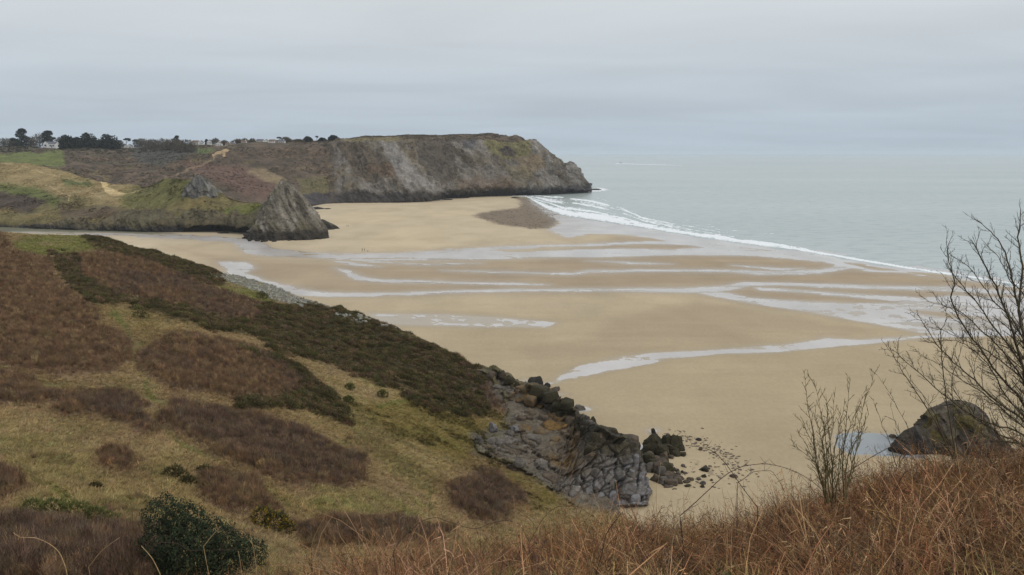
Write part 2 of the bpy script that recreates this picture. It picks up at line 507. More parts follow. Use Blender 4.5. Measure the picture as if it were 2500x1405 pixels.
WATERS = [   # name, label, soft, patchiness, outlines, islands
 ("river", "grey river curving round the foot of the pointed crag and across the sand", 2.5, 0.12,
  [[(40, 569), (150, 570), (300, 571), (420, 573), (520, 577), (590, 583), (640, 591), (658, 602), (672, 608), (744, 615), (852, 621), (960, 620), (1068, 613), (1161, 606), (1284, 600),
    (1428, 596), (1540, 591), (1640, 590), (1740, 597), (1860, 610), (1960, 630), (2000, 640), (1960, 634), (1850, 625), (1700, 622), (1600, 624), (1500, 628), (1320, 630), (1176, 635), (1032, 637), (888, 638), (744, 629), (640, 624),
    (598, 616), (582, 602), (570, 592), (500, 587), (400, 581), (300, 576), (150, 573), (40, 571)]],
  [[(1194, 610), (1290, 606), (1428, 602), (1560, 595.5), (1660, 597), (1715, 605), (1650, 610), (1540, 608), (1400, 611), (1250, 615)]]),
 ("wet_shore", "smooth wet sheen of the backwash below the surf line", 6, 0.15,
  [[(1283, 483), (1300, 500), (1345, 530), (1368, 545), (1335, 562), (1385, 580), (1440, 571), (1500, 572), (1580, 579), (1640, 590), (1740, 597), (1860, 610), (1960, 628), (2030, 645), (2060, 652), (2120, 662), (2208, 667),
    (2290, 676), (2420, 694), (2600, 720), (2600, 700), (2448, 684), (2240, 652), (2032, 618), (1824, 588), (1626, 557), (1460, 528), (1372, 515)]],
  [[(2062, 642), (2110, 646), (2208, 664), (2150, 662), (2090, 652)], [(2200, 663), (2290, 668), (2360, 682), (2280, 680)]]),
 ("channel", "thin rippled channel across the brown middle of the beach", 2.5, 0.55,
  [[(1080, 661), (1200, 663), (1398, 667), (1434, 660), (1564, 659), (1668, 658), (1772, 660), (1880, 663), (2000, 658), (2052, 648), (2090, 655), (2000, 668), (1850, 671), (1772, 665), (1668, 664), (1564, 664), (1440, 667), (1398, 672), (1200, 667)],
   [(1434, 637), (1560, 641), (1640, 646), (1560, 646)], [(1790, 649), (1902, 655), (1960, 656), (1900, 660)]], []),
 ("channel", "narrow bright rill curling below the river bend", 2.5, 0.45,
  [[(820, 655), (848, 660), (880, 676), (930, 683), (1100, 688), (1250, 691), (1340, 697), (1250, 697), (1100, 693), (930, 690), (870, 684), (840, 668)],
   [(816, 638), (870, 642), (925, 651), (860, 649)], [(900, 639), (1040, 645), (1172, 644), (1040, 649)]], []),
 ("channel", "long straight channel from the pebble bank to the open shore", 3, 0.3,
  [[(540, 642), (600, 642), (620, 655), (600, 668), (650, 686), (720, 702), (790, 714), (900, 716), (1000, 714), (1100, 710), (1250, 706), (1420, 705), (1560, 704), (1680, 704), (1760, 698), (1820, 690), (1900, 691), (2100, 697), (2330, 701),
    (2500, 712), (2500, 724), (2330, 712), (2180, 708), (2032, 703), (1900, 698), (1840, 699), (1760, 712), (1680, 716), (1500, 712), (1250, 713), (1100, 717), (1000, 722), (900, 724), (800, 726), (740, 722), (640, 700), (560, 672)]], []),
 ("channel", "broad rippled wash spreading towards the bare tree", 4, 0.85,
  [[(1684, 712), (1746, 709), (1824, 727), (1930, 735), (2084, 742), (2188, 740), (2240, 730), (2330, 722), (2500, 730), (2700, 760), (2700, 815), (2500, 812), (2360, 818), (2245, 813), (2136, 792), (1980, 764), (1824, 740)],
   [(1840, 702), (1900, 706), (2032, 715), (2188, 724), (2260, 730), (2188, 737), (2060, 724), (1928, 713), (1860, 710)]],
  [[(2219, 757), (2300, 762), (2420, 780), (2320, 778), (2250, 768)]]),
 ("channel", "silver channel running from the ledge rocks out over clean sand", 2.5, 0.06,
  [[(1290, 938), (1350, 934), (1376, 914), (1420, 893), (1530, 870), (1600, 862), (1720, 856), (1900, 842), (1990, 832), (2020, 825), (2100, 831), (2245, 820), (2400, 808), (2600, 800), (2600, 818), (2400, 822), (2250, 827), (2060, 845),
    (1900, 860), (1760, 865), (1640, 877), (1560, 893), (1460, 912), (1385, 926), (1345, 938), (1290, 943)]], []),
 ("puddle", "patch of rippled puddles on the sand beside the gorse slope", 3, 1.6,
  [[(900, 766), (1000, 768), (1100, 769), (1250, 778), (1360, 789), (1330, 799), (1150, 798), (1000, 795), (910, 788)]], []),
 ("pool", "still bluish pool at the foot of the dark crag", 3, 0.0,
  [[(2040, 1062), (2090, 1054), (2140, 1060), (2190, 1062), (2260, 1085), (2260, 1120), (2150, 1112), (2080, 1112), (2040, 1090)]], []),
 ("gully", "shallow gully of water between the ledge and the weedy rocks", 3, 0.2,
  [[(1556, 1092), (1585, 1078), (1600, 1068), (1590, 1090), (1580, 1120), (1590, 1150), (1570, 1140), (1560, 1115)], [(1578, 1050), (1600, 1046), (1612, 1053), (1600, 1060), (1584, 1058)],
   [(1260, 934), (1290, 928), (1330, 940), (1300, 946)], [(1330, 955), (1372, 962), (1350, 968)], [(1405, 993), (1442, 996), (1430, 1006), (1400, 1006)]], []),
]
py_rows = np.concatenate([np.arange(473, 725, 1.4), np.arange(725, 960, 1.8), np.arange(960, 1470, 4.0)])
px_cols = np.arange(-320, 2820, 3.6)
PX, PY = np.meshgrid(px_cols, py_rows, indexing='ij')
PX0 = PX
SX, SY = gnd(PX, PY)[..., 0], gnd(PX, PY)[..., 1]
wv = 1.9 * fbm(PX / 60, PY / 8, 0, 4, 0.6, seed=5) + 1.1 * fbm(PX / 16, PY / 2.6, 0, 3, 0.6, seed=6)
rip = fbm(SX / 2.6 + SY / 25, SY / 3.6, 0, 3, 0.6, seed=9) * 0.6 + 0.5 * fbm(SX / 9.0 + SY / 40, SY / 12.0, 0, 3, 0.6, seed=10)                       # tidal ripples
flow = fbm(SX / 34 + 0.3 * wv, SY / 6.5, 0, 4, 0.62, seed=14)                          # bars drawn out along the run of the water
X3, Y3 = PX + 3 * wv, 3 * (PY + wv)
sand_wet = np.zeros(PX.shape); depth = np.zeros(PX.shape)
owner = np.full(PX.shape, -1); best = np.full(PX.shape, 0.02)
for k, (nm, lb, soft, patch, polys, holes) in enumerate(WATERS):
    s = np.max([sdf(S3(p), X3, Y3) for p in polys], 0)
    for hp in holes: s = np.minimum(s, -sdf(S3(hp), X3, Y3))
    s0 = s
    s = np.minimum(s, 7 + 20 * (patch < 0.05))
    m = sstep(-soft, soft, s + patch * 13 * rip - patch * 4.2 * (patch > 0.2) + (15 * flow - 2.0) * (patch > 0.05) * sstep(14, 4, soft + 0 * s))
    s = s0
    m = m * sstep(-soft * 5, 0, s)
    sand_wet = np.maximum(sand_wet, np.maximum(np.maximum(sstep(-34, 0, s) * 0.6, sstep(-10, 2, s + 5 * flow) * 0.95), m))
    own = m > best
    owner[own] = k; best[own] = m[own]
    depth = np.maximum(depth, m)
sea_s = sdf(SEA_POLY, X3, Y3)
SZ = 0.06 - 0.14 * depth - 0.9 * sstep(-4, 26, sea_s) + 0.012 * fbm(SX / 3, SY / 6, 0, 3, seed=3)
damp = np.zeros(PX.shape)                                                        # sand the tide left last
damp = np.maximum(damp, sstep(-40, 60, sdf(S3([(400, 600), (640, 628), (900, 640), (1300, 632), (1500, 570), (1700, 590), (2100, 640), (2600, 715), (2600, 800), (2250, 815), (1950, 770), (1680, 722), (1200, 718), (800, 728), (600, 690)]), X3, Y3)))
damp = np.maximum(damp, 0.8 * sstep(-30, 60, sdf(S3([(1500, 780), (1700, 730), (2000, 775), (2240, 815), (1900, 838), (1600, 858), (1450, 880), (1300, 900), (1250, 850), (1400, 830)]), X3, Y3)))
damp = np.maximum(damp, 0.5 * sstep(-60, 40, sdf(S3([(560, 590), (640, 640), (700, 700), (520, 650), (400, 610)]), X3, Y3)))
damp = np.clip(damp + 0.35 * fbm(SX / 40, SY / 90, 0, 3, seed=21), 0, 1)
reef = sstep(-8, 14, sdf(S3([(1150, 527), (1175, 518), (1215, 512), (1262, 508), (1270, 496), (1255, 484), (1283, 481), (1300, 492), (1330, 508), (1368, 524), (1366, 545), (1345, 558), (1290, 560), (1220, 550), (1180, 538)]), X3, Y3) + 9 * rip)
SCOL = np.broadcast_to(lin(190, 174, 147), PX.shape + (3,)).copy()
warm = fbm(SX / 60, SY / 140, 0, 4, seed=31)
SCOL = paint(SCOL, sstep(0.0, 0.6, warm), lin(194, 177, 147))
SCOL = paint(SCOL, 0.85 * sstep(620, 900, PY), lin(165, 149, 120))
SCOL = paint(SCOL, damp, lin(160, 142, 117))
mot = fbm(SX / 16 + 0.4 * wv, SY / 30, 0, 4, 0.62, seed=33)
SCOL = paint(SCOL, 0.3 * sstep(-0.2, 0.6, mot), lin(156, 140, 114))
SCOL = paint(SCOL, 0.22 * sstep(-0.3, 0.6, fbm(SX / 30 + SY / 60, SY / 7, 0, 4, 0.6, seed=35)), lin(192, 176, 146))
SCOL = paint(SCOL, 0.5 * sand_wet * (1 - depth), lin(140, 122, 98))
SCOL = paint(SCOL, 0.85 * reef, lin(106, 92, 78))
SCOL = paint(SCOL, 0.9 * sstep(-10, 10, sdf(S3([(-330, 548), (150, 553), (330, 560), (440, 572), (300, 571), (150, 569), (-330, 568)]), X3, Y3) + 12 * flow), lin(82, 84, 68))
pebb = sstep(0.25, 0.5, fbm(SX / 1.3, SY / 1.3, 0, 2, seed=44)) * sstep(-10, 60, sdf(S3([(1640, 1062), (1720, 1072), (1800, 1120), (1820, 1180), (1700, 1190), (1640, 1150), (1690, 1110)]), X3, Y3))
SCOL = paint(SCOL, 0.55 * pebb, lin(110, 96, 84))
n, m_ = PX.shape
m, nt, b = new_mat("sand")
a = nnode(nt, "ShaderNodeAttribute", attribute_name="Col"); w = nnode(nt, "ShaderNodeAttribute", attribute_name="Wet")
n1 = noise_of(nt, 0.05, 6, 0.6, (1, 0.45, 1)); n2 = noise_of(nt, 1.2, 4, 0.6, (1, 0.5, 1))
c = mixc(nt, 1.0, a.outputs["Color"], remap(nt, n1, 0.3, 0.7, 0.92, 1.08), 'MULTIPLY')
c = mixc(nt, 1.0, c, remap(nt, n2, 0.3, 0.7, 0.94, 1.06), 'MULTIPLY')
nt.links.new(c, b.inputs["Base Color"])
nt.links.new(remap(nt, w.outputs["Fac"], 0.1, 1, 0.9, 0.10), b.inputs["Roughness"])
nt.links.new(remap(nt, w.outputs["Fac"], 0, 1, 0.15, 0.6), b.inputs["Specular IOR Level"])
add_bump(nt, b, n2, 0.25, 0.06)
M_SAND = m
o = link("beach", mesh_np("beach", np.stack([SX, SY, SZ], -1).reshape(-1, 3), grid_faces(n, m_), {"Col": SCOL.reshape(-1, 3), "Wet": np.clip(sand_wet * 0.9 + damp * 0.15, 0, 1).ravel()}), M_SAND, smooth=True)
tag(o, "wide pale sand beach cut by shining tidal channels", "beach", kind="structure")

def mat_water(name, col, rough, bscale, bstr, bdist, stretch, col2=None):
    m, nt, b = new_mat(name)
    n1 = noise_of(nt, bscale, 4, 0.6, stretch)
    n2 = noise_of(nt, bscale * 0.13, 3, 0.5, stretch)
    c = mixc(nt, remap(nt, n2, 0.35, 0.65, 0, 1), col, col2 if col2 is not None else col)
    nt.links.new(c, b.inputs["Base Color"])
    b.inputs["Roughness"].default_value = rough
    b.inputs["IOR"].default_value = 1.33
    add_bump(nt, b, n1, bstr, bdist)
    return m
M_SHALLOW = mat_water("shallow_water", lin(196, 191, 187), 0.24, 0.5, 0.7, 0.09, (1, 0.5, 1), lin(178, 172, 167))
M_POOL = mat_water("still_water", lin(140, 146, 146), 0.06, 0.4, 0.08, 0.03, (1, 0.6, 1), lin(132, 138, 140))
gf = grid_faces(n, m_)
own_f = owner.ravel()[gf].max(1)
xy = np.stack([SX, SY, np.zeros_like(SX)], -1).reshape(-1, 3)
for k, (nm, lb, *_r) in enumerate(WATERS):
    fk = gf[own_f == k]
    if not len(fk): continue
    u, inv = np.unique(fk, return_inverse=True)
    o = link(nm, mesh_np(nm, xy[u], inv.reshape(-1, 4)), M_POOL if nm == "pool" else M_SHALLOW, smooth=True)
    tag(o, lb, "water", kind="structure")

# ================================================================== SEA
cols_u = np.concatenate([np.linspace(-2600, 1180, 40), np.arange(1200, 2600, 4.0), np.linspace(2620, 5400, 40)])
D_rows = np.concatenate([np.geomspace(330, 1300, 230), np.geomspace(1330, 56000, 70)])
U, DD = np.meshgrid((cols_u - CX) / FP, D_rows, indexing='ij')
WX, WY = U * DD / CP, DD
_z = -HC / DD
vy = (_z * CP + SP) / (CP - _z * SP)                                              # where the camera sees each point, to follow the shore
EPX, EPY = np.broadcast_to(cols_u[:, None], DD.shape), CY - FP * vy
EPX = CX + (EPX - CX)
ylow = np.interp(EPX, [p[0] for p in SHORE], [p[1] for p in SHORE])
yup = np.interp(EPX, [1200, 1283, 1330, 1372, 1430, 1512, 1564, 1642, 1772, 1876, 2084, 2240, 2500, 3000], [474, 476, 479, 481, 484, 505, 528, 543, 565, 586, 627, 653, 692, 770])
t = (ylow - EPY) / np.maximum(ylow - yup, 7.0)
# crests run along the shore: noise stretched along x in shore coordinates
al = EPX / 60.0
brk = fbm(al * 0.9, t * 3.2 + 0.3 * al, 0, 4, 0.6, seed=61)
left = sstep(1950, 1550, EPX)
foam = sstep(-0.25, 0.08, t) * (1 - sstep(0.12 + 0.25 * (1 - left), 0.30 + 0.35 * (1 - left), t + 0.3 * brk))
foam = np.maximum(foam * sstep(-0.6, 0.1, brk + 0.3), 0.75 * sstep(0.08, 0.4, brk) * sstep(1.35, 0.6, t) * sstep(-0.2, 0.1, t) * sstep(1900, 1500, EPX))
sw = np.abs(((t * 3.4 + 0.45 * brk + 0.10 * al) % 1.0) - 0.5)
foam = np.maximum(foam, 1.0 * sstep(0.24, 0.06, sw) * sstep(1.3, 0.9, t) * sstep(-0.1, 0.05, t) * sstep(2000, 1500, EPX) * sstep(-0.3, 0.1, fbm(al * 1.6 + 5, t * 1.5, 0, 3, 0.6, seed=63) + 0.12))
foam = np.maximum(foam, 0.60 * left * sstep(1.2, 0.7, t + 0.3 * brk) * sstep(-0.1, 0.1, t) * sstep(-0.3, 0.3, brk + 0.1))
tipd = np.hypot((EPX - 1455) / 3.2, (EPY - 463.5) * 2.2)
foam = np.maximum(foam, sstep(16, 5, tipd + 6 * brk) * 0.95)
cap = fbm(WX / 14, WY / 6, 0, 3, 0.6, seed=77)
foam = np.maximum(foam, 0.6 * sstep(0.52, 0.66, cap) * sstep(3.5, 1.0, t) * (EPX > 1500))
keep_v = (EPY < ylow + 6)
WZ = -0.02 + 0.22 * foam + 0.10 * fbm(WX / 30, WY / 16, 0, 3, seed=70) * (DD < 3000)
sf = grid_faces(*DD.shape)
kf = keep_v.ravel()[sf].all(1)
sf = sf[kf]; u, inv = np.unique(sf, return_inverse=True)
m, nt, b = new_mat("sea_water")
fo = nnode(nt, "ShaderNodeAttribute", attribute_name="Foam")
n_f = noise_of(nt, 0.28, 5, 0.7, (1, 0.35, 1)); n_c = noise_of(nt, 0.0022, 4, 0.55, (0.5, 1.5, 1)); n_w = noise_of(nt, 0.11, 5, 0.62, (0.7, 1.3, 1))
c = mixc(nt, remap(nt, n_c, 0.35, 0.65, 0, 1), lin(160, 171, 168), lin(174, 183, 180))
c = mixc(nt, remap(nt, n_w, 0.48, 0.68, 0, 0.55), c, lin(116, 133, 132))
ff = nt.nodes.new("ShaderNodeMath"); ff.operation = 'ADD'
nt.links.new(fo.outputs["Fac"], ff.inputs[0]); nt.links.new(remap(nt, n_f, 0.3, 0.7, -0.42, 0.42), ff.inputs[1])
fm = remap(nt, ff.outputs[0], 0.42, 0.70, 0, 1)
c = mixc(nt, fm, c, lin(232, 236, 238))
nt.links.new(c, b.inputs["Base Color"])
nt.links.new(remap(nt, fm, 0, 1, 0.22, 0.9), b.inputs["Roughness"])
b.inputs["IOR"].default_value = 1.33
add_bump(nt, b, n_w, 0.8, 1.2)
o = link("sea", mesh_np("sea", np.stack([WX, WY, WZ], -1).reshape(-1, 3)[u], inv.reshape(-1, 4), {"Foam": foam.ravel()[u]}), m, smooth=True)
tag(o, "pale green sea breaking in white surf along the beach", "sea", kind="structure")

# ================================================================== FAR HILLS AND HEADLAND
G = None
FAR = [
 (-260, [(470, 760), (430, 840), (400, 900), (385, 960), (370, 1100), (358, 1300)]),
 (0,    [(470, 760), (430, 830), (400, 880), (385, 950), (368, 1100), (358, 1300)]),
 (150,  [(470, 770), (435, 840), (405, 900), (385, 980), (370, 1120), (360, 1300)]),
 (260,  [(480, 780), (445, 850), (425, 900), (395, 980), (372, 1130), (360, 1300)]),
 (350,  [(480, 760), (455, 800), (430, 860), (400, 960), (375, 1120), (360, 1300)]),
 (430,  [(490, 790), (455, 840), (430, 890), (395, 960), (372, 1080), (357, 1300)]),
 (520,  [(495, 810), (450, 870), (410, 925), (385, 970), (366, 1060), (354, 1400)]),
 (560,  [(500, 820), (450, 885), (405, 935), (378, 975), (358, 1050), (352, 1400)]),
 (650,  [(505, 840), (455, 900), (410, 950), (380, 990), (354, 1050), (345.5, 1350)]),
 (740,  [(507, G), (470, 895), (430, 940), (390, 985), (355, 1040), (343, 1300)]),
 (800,  [(498, G), (475, 925), (440, 950), (395, 985), (353, 1035), (341.5, 1250)]),
 (870,  [(496, G), (472, 932), (430, 955), (385, 985), (349, 1020), (335, 1200)]),
 (960,  [(495.5, G), (470, 935), (425, 955), (380, 985), (345, 1015), (333, 1180)]),
 (1050, [(491, G), (468, 955), (425, 975), (380, 1005), (343, 1035), (332, 1180)]),
 (1100, [(484, G), (462, 1000), (425, 1018), (380, 1040), (341, 1070), (331, 1180)]),
 (1194, [(479, G), (455, 1050), (420, 1065), (375, 1085), (340, 1105), (328.5, 1180)]),
 (1259, [(477.5, G), (452, 1070), (420, 1085), (375, 1105), (342, 1120), (329.5, 1180)]),
 (1290, [(476.5, G), (455, 1082), (425, 1095), (385, 1115), (358, 1132), (346, 1165)]),
 (1320, [(475.5, G), (456, 1095), (430, 1107), (400, 1122), (372, 1140), (360, 1165)]),
 (1356, [(473.5, G), (458, 1110), (435, 1120), (415, 1133), (398, 1148), (389, 1165)]),
 (1381, [(472, G), (460, 1122), (445, 1130), (430, 1138), (415, 1150), (408, 1165)]),
 (1392, [(471, G), (460, 1128), (445, 1134), (428, 1142), (412, 1152), (403, 1165)]),
 (1410, [(469.5, G), (462, 1140), (450, 1145), (437, 1150), (424, 1158), (416, 1167)]),
 (1424, [(468, G), (463, 1150), (456, 1153), (448, 1158), (440, 1163), (434, 1170)]),
 (1434, [(467, G), (465, 1160), (463, 1163), (461, 1166), (460, 1168), (459, 1172)]),
 (1441, [(466.5, G), (466.3, 1166), (466.1, 1167), (466.0, 1168), (465.9, 1169), (465.8, 1170)]),
]
def loft2(cols, nu, nv, behind, foot=3.0, steep=None):
    """loft with a foot buried below the sand and a far side that falls away: behind = (extra distance, height factor)"""
    P, X, Y = loft(cols, nu, nv)
    lo = P[:, :1].copy(); lo[..., 1] += 2; lo[..., 2] -= foot
    base = P[:, -1:].copy(); rows = [lo, P]
    for dD, k in behind:
        if steep: dD = dD * np.clip(base[..., 2] / steep, 0.08, 1)
        b = base.copy(); b[..., 0] *= (base[..., 1] + dD) / base[..., 1]; b[..., 1] += dD
        b[..., 2] = base[..., 2] * k if k > 0 else -4.0
        rows.append(b)
    nb = len(behind)
    X = np.concatenate([X[:, :1], X] + [X[:, -1:]] * nb, 1); Y = np.concatenate([Y[:, :1], Y] + [Y[:, -1:]] * nb, 1)
    return np.concatenate(rows, 1), X, Y

P, X, Y = loft2(FAR, 1000, 210, ((25, 0.93), (120, 0.7), (260, 0)))
Nn = grid_normals(P); Nn *= np.sign(-Nn[..., 1:2] * P[..., 1:2] + Nn[..., 2:3] * 300 + 1e-6) 
wx, wy, wz = P[..., 0], P[..., 1], P[..., 2]
n_big = fbm(wx / 45, wy / 45, wz / 45, 4, seed=101); n_mid = fbm(wx / 14, wy / 14, wz / 14, 4, 0.6, seed=111); n_fine = fbm(wx / 4, wy / 4, wz / 4, 3, 0.6, seed=121)
st = wx + 0.95 * wz + 10 * n_big
strat = ridged(st / 16, wy / 70, (wz - 0.5 * wx) / 48, 4, 0.6, seed=131)
strat2 = fbm(st / 3.2, wy / 25, (wz - 0.5 * wx) / 15, 4, 0.65, seed=141)
Xw, Yw = X + 6 * n_mid + 5 * n_big, Y + 4 * fbm(wx / 18, wy / 18, wz / 18, 4, 0.6, seed=151)
rockw = sstep(800, 830, X + 14 * n_mid) * sstep(341, 352, Y + 3 * n_mid)
msk = lambda poly, soft=4: sstep(-soft, soft, sdf(poly, Xw, Yw))
C = np.broadcast_to(lin(84, 73, 62), X.shape + (3,)).copy()
C = paint(C, sstep(-0.2, 0.4, n_mid), lin(100, 86, 72))
C = paint(C, 0.8 * sstep(0.1, 0.45, fbm(wx / 9, wy / 9, wz / 9, 3, 0.6, seed=191)), lin(66, 60, 48))
C = paint(C, 0.6 * sstep(0.25, 0.5, fbm(wx / 20 + 30, wy / 20, wz / 20, 4, 0.6, seed=193)), lin(112, 100, 70))
C = paint(C, 0.7 * sstep(0.1, 0.5, n_big), lin(76, 70, 56))
C = paint(C, msk([(440, 400), (520, 395), (620, 420), (690, 460), (760, 470), (700, 500), (600, 480), (500, 430)], 10), lin(100, 80, 70))
C = paint(C, msk([(-300, 374), (155, 375), (160, 395), (150, 410), (90, 402), (-300, 400)]), lin(98, 104, 60))
C = paint(C, msk([(-300, 356), (60, 356), (100, 366), (60, 374), (-300, 374)]) * 0.6, lin(86, 80, 62))
C = paint(C, msk([(405, 373), (470, 366), (520, 362), (532, 368), (470, 378), (420, 381)], 2), lin(92, 100, 62))
C = paint(C, msk([(330, 356), (470, 356), (480, 372), (440, 395), (400, 408), (350, 402), (320, 380)]), lin(74, 72, 66))
C = paint(C, msk([(600, 420), (650, 413), (700, 440), (690, 458), (640, 442)]) * 0.8, lin(134, 118, 92))
C = paint(C, msk([(730, 440), (800, 430), (805, 470), (800, 492), (740, 500)]) * 0.8, lin(98, 92, 64))
C = paint(C, sstep(3.2, 1.2, line_d([(553, 368), (530, 378), (515, 388), (490, 402), (440, 420), (400, 440)], X, Y + 2.0 * n_mid)) * 0.55 * sstep(-0.4, 0.1, n_fine + 0.1), lin(140, 122, 94))
C = paint(C, sstep(-1.5, 1.5, sdf([(517, 380), (540, 372), (552, 367), (560, 370), (551, 376), (549, 383), (545, 383), (544, 377), (530, 379), (519, 384)], X + 5 * n_fine, Y + 2.5 * n_fine)), lin(170, 146, 112))
rk = np.broadcast_to(lin(112, 106, 99), X.shape + (3,)).copy()
pm = sstep(-0.25, 0.25, fbm(wx / 28, wy / 28, wz / 22, 3, seed=181))
rk = paint(rk, sstep(-0.1, 0.5, strat2) * (0.3 + 0.7 * pm), lin(130, 125, 117))
rk = paint(rk, sstep(0.0, -0.5, strat) * 0.7, lin(80, 73, 66))
rk = paint(rk, sstep(0.05, 0.4, fbm(st / 2.0, wy / 12, (wz - 0.5 * wx) / 8, 4, 0.65, seed=171)) * (0.15 + 0.45 * pm), lin(78, 72, 62))
rk = paint(rk, sstep(0.2, 0.5, fbm(st / 1.8 + 40, wy / 12, (wz - 0.5 * wx) / 7, 4, 0.65, seed=173)) * 0.45 * pm, lin(150, 146, 140))
rk = paint(rk, (1 - pm) * 0.6 * sstep(-0.4, 0.3, n_mid), lin(92, 84, 66))
rk = paint(rk, sstep(0.05, 0.35, n_mid) * 0.55, lin(102, 90, 70))
for poly, col, kk in (
  ([(820, 350), (880, 352), (920, 375), (955, 400), (985, 432), (960, 445), (900, 445), (862, 432), (850, 400), (832, 380)], lin(86, 76, 64), 0.85),
  ([(890, 410), (950, 405), (985, 422), (975, 442), (905, 428)], lin(104, 86, 70), 0.7),
  ([(1015, 343), (1090, 343), (1108, 368), (1112, 440), (1085, 452), (1050, 432), (1020, 400)], lin(82, 75, 66), 0.85),
  ([(1104, 363), (1125, 368), (1158, 405), (1152, 418), (1120, 392)], lin(76, 68, 56), 0.9),
  ([(1170, 330), (1275, 330), (1292, 350), (1292, 380), (1240, 392), (1200, 382), (1180, 360)], lin(114, 108, 72), 0.85),
  ([(1262, 383), (1320, 383), (1332, 410), (1290, 424), (1266, 412)], lin(122, 106, 84), 0.75),
  ([(1214, 370), (1238, 359), (1256, 375), (1258, 388), (1230, 383)], lin(76, 68, 62), 1.0),
  ([(965, 373), (1015, 368), (1019, 406), (992, 412)], lin(116, 104, 84), 0.7),
  ([(1225, 408), (1290, 408), (1312, 442), (1250, 438)], lin(108, 98, 74), 0.7),
  ([(1110, 440), (1240, 430), (1260, 458), (1120, 470)], lin(112, 96, 82), 0.5),
  ([(925, 350), (962, 344), (985, 380), (1012, 420), (1050, 450), (1085, 468), (1000, 472), (972, 442), (960, 410)], lin(134, 130, 126), 0.75),
  ([(1120, 340), (1150, 338), (1160, 352), (1150, 372), (1130, 360)], lin(96, 94, 96), 0.8)):
    rk = paint(rk, kk * msk(poly, 3), col)
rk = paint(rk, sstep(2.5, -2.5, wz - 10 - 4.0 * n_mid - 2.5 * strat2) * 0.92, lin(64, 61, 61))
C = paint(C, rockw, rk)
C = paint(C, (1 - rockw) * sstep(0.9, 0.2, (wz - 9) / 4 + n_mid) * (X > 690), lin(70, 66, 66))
C = paint(C, msk([(835, 344), (880, 339), (960, 336), (1000, 341), (960, 347), (850, 352)], 2) * 0.8, lin(122, 112, 82))
veg = (1 - rockw) * (Y < 500)
amp = 1.5 * n_mid + 5.5 * n_big * (1 - rockw) + rockw * (6.0 * strat * (0.4 + 0.6 * pm) + 0.7 * strat2 + 3.2 * n_mid + 4.0 * n_big + 1.6 * ridged(wx / 6, wy / 6, wz / 9, 3, 0.6, seed=161)) + 0.8 * n_fine
edge = sstep(0, 6, np.arange(P.shape[1]))[None, :]
P = P + Nn * (amp * edge)[..., None]
FARP, FARC, FARX, FARY, FARV = P, C, X, Y, veg
M_FAR = mat_attr("hill_cover", 0.35, 0.72, 1.28, 0.95, 0.5, 0.8, 0.08)
M_CLIFF = mat_attr("cliff_rock", 0.5, 0.68, 1.3, 0.9, 0.8, 0.8, 0.12)
ks = int(np.searchsorted(X[:, 0], 735))
def sub(a0, a1, name, mat, label, cat):
    Q = P[a0:a1]; 
    o = link(name, mesh_np(name, Q.reshape(-1, 3), grid_faces(*Q.shape[:2]), {"Col": C[a0:a1].reshape(-1, 3)}), mat, smooth=True)
    return tag(o, label, cat, kind="structure")
sub(0, ks + 1, "valley_hill", M_FAR, "bracken-brown hills and green field behind the dune valley", "hill")
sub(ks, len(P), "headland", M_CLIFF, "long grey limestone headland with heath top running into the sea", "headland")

# ------------------------------------------------------------------ grassy dune ridge in front of the valley
RIDGE = [
 (-260, [(553, G), (540, 635), (500, 680), (450, 735), (402, 800)]),
 (0,    [(556, G), (540, 625), (500, 665), (450, 720), (396, 800)]),
 (120,  [(560, G), (540, 612), (500, 650), (450, 720), (413, 775)]),
 (250,  [(564, G), (542, 598), (510, 625), (470, 690), (442, 742)]),
 (350,  [(566, G), (545, 590), (510, 618), (478, 655), (452, 700)]),
 (430,  [(567, G), (545, 585), (500, 608), (460, 628), (436, 640)]),
 (480,  [(566, G), (546, 582), (505, 603), (465, 618), (442, 628)]),
 (530,  [(564, G), (548, 580), (512, 598), (486, 612), (470, 620)]),
 (600,  [(569, G), (552, 568), (525, 582), (503, 592), (491, 600)]),
 (650,  [(574, G), (558, 560), (532, 572), (512, 582), (500, 590)]),
 (710,  [(572, G), (562, 572), (545, 582), (532, 590), (525, 596)]),
 (770,  [(560, G), (558, 606), (556, 608), (554, 610), (553, 612)]),
]
P, X, Y = loft2(RIDGE, 620, 160, ((14, 0.8), (40, 0.3), (70, 0)))
wx, wy, wz = P[..., 0], P[..., 1], P[..., 2]
Nn = grid_normals(P); Nn *= np.sign(-Nn[..., 1:2] * 1.0 + Nn[..., 2:3] * 2)
n_big = fbm(wx / 35, wy / 35, wz / 35, 4, seed=201); n_mid = fbm(wx / 10, wy / 10, wz / 10, 4, 0.6, seed=211); n_fine = fbm(wx / 3, wy / 3, wz / 3, 3, 0.6, seed=221)
Xw, Yw = X + 8 * n_mid, Y + 5 * n_big + 3 * n_mid
msk = lambda poly, soft=5: sstep(-soft, soft, sdf(poly, Xw, Yw))
C = np.broadcast_to(lin(106, 97, 64), X.shape + (3,)).copy()
C = paint(C, sstep(-0.1, 0.5, n_mid) * 0.7, lin(120, 104, 68))
C = paint(C, sstep(0.0, 0.5, n_big) * 0.7, lin(92, 93, 54))
C = paint(C, 0.6 * sstep(0.1, 0.5, fbm(wx / 8 + 9, wy / 8, wz / 8, 4, 0.6, seed=241)), lin(84, 74, 54))
C = paint(C, msk([(-300, 392), (60, 394), (140, 415), (250, 440), (330, 455), (300, 500), (200, 490), (100, 462), (-300, 450)], 12), lin(138, 122, 86))
C = paint(C, msk([(-300, 446), (90, 450), (140, 485), (140, 505), (60, 480), (-300, 480)], 8), lin(92, 96, 52))
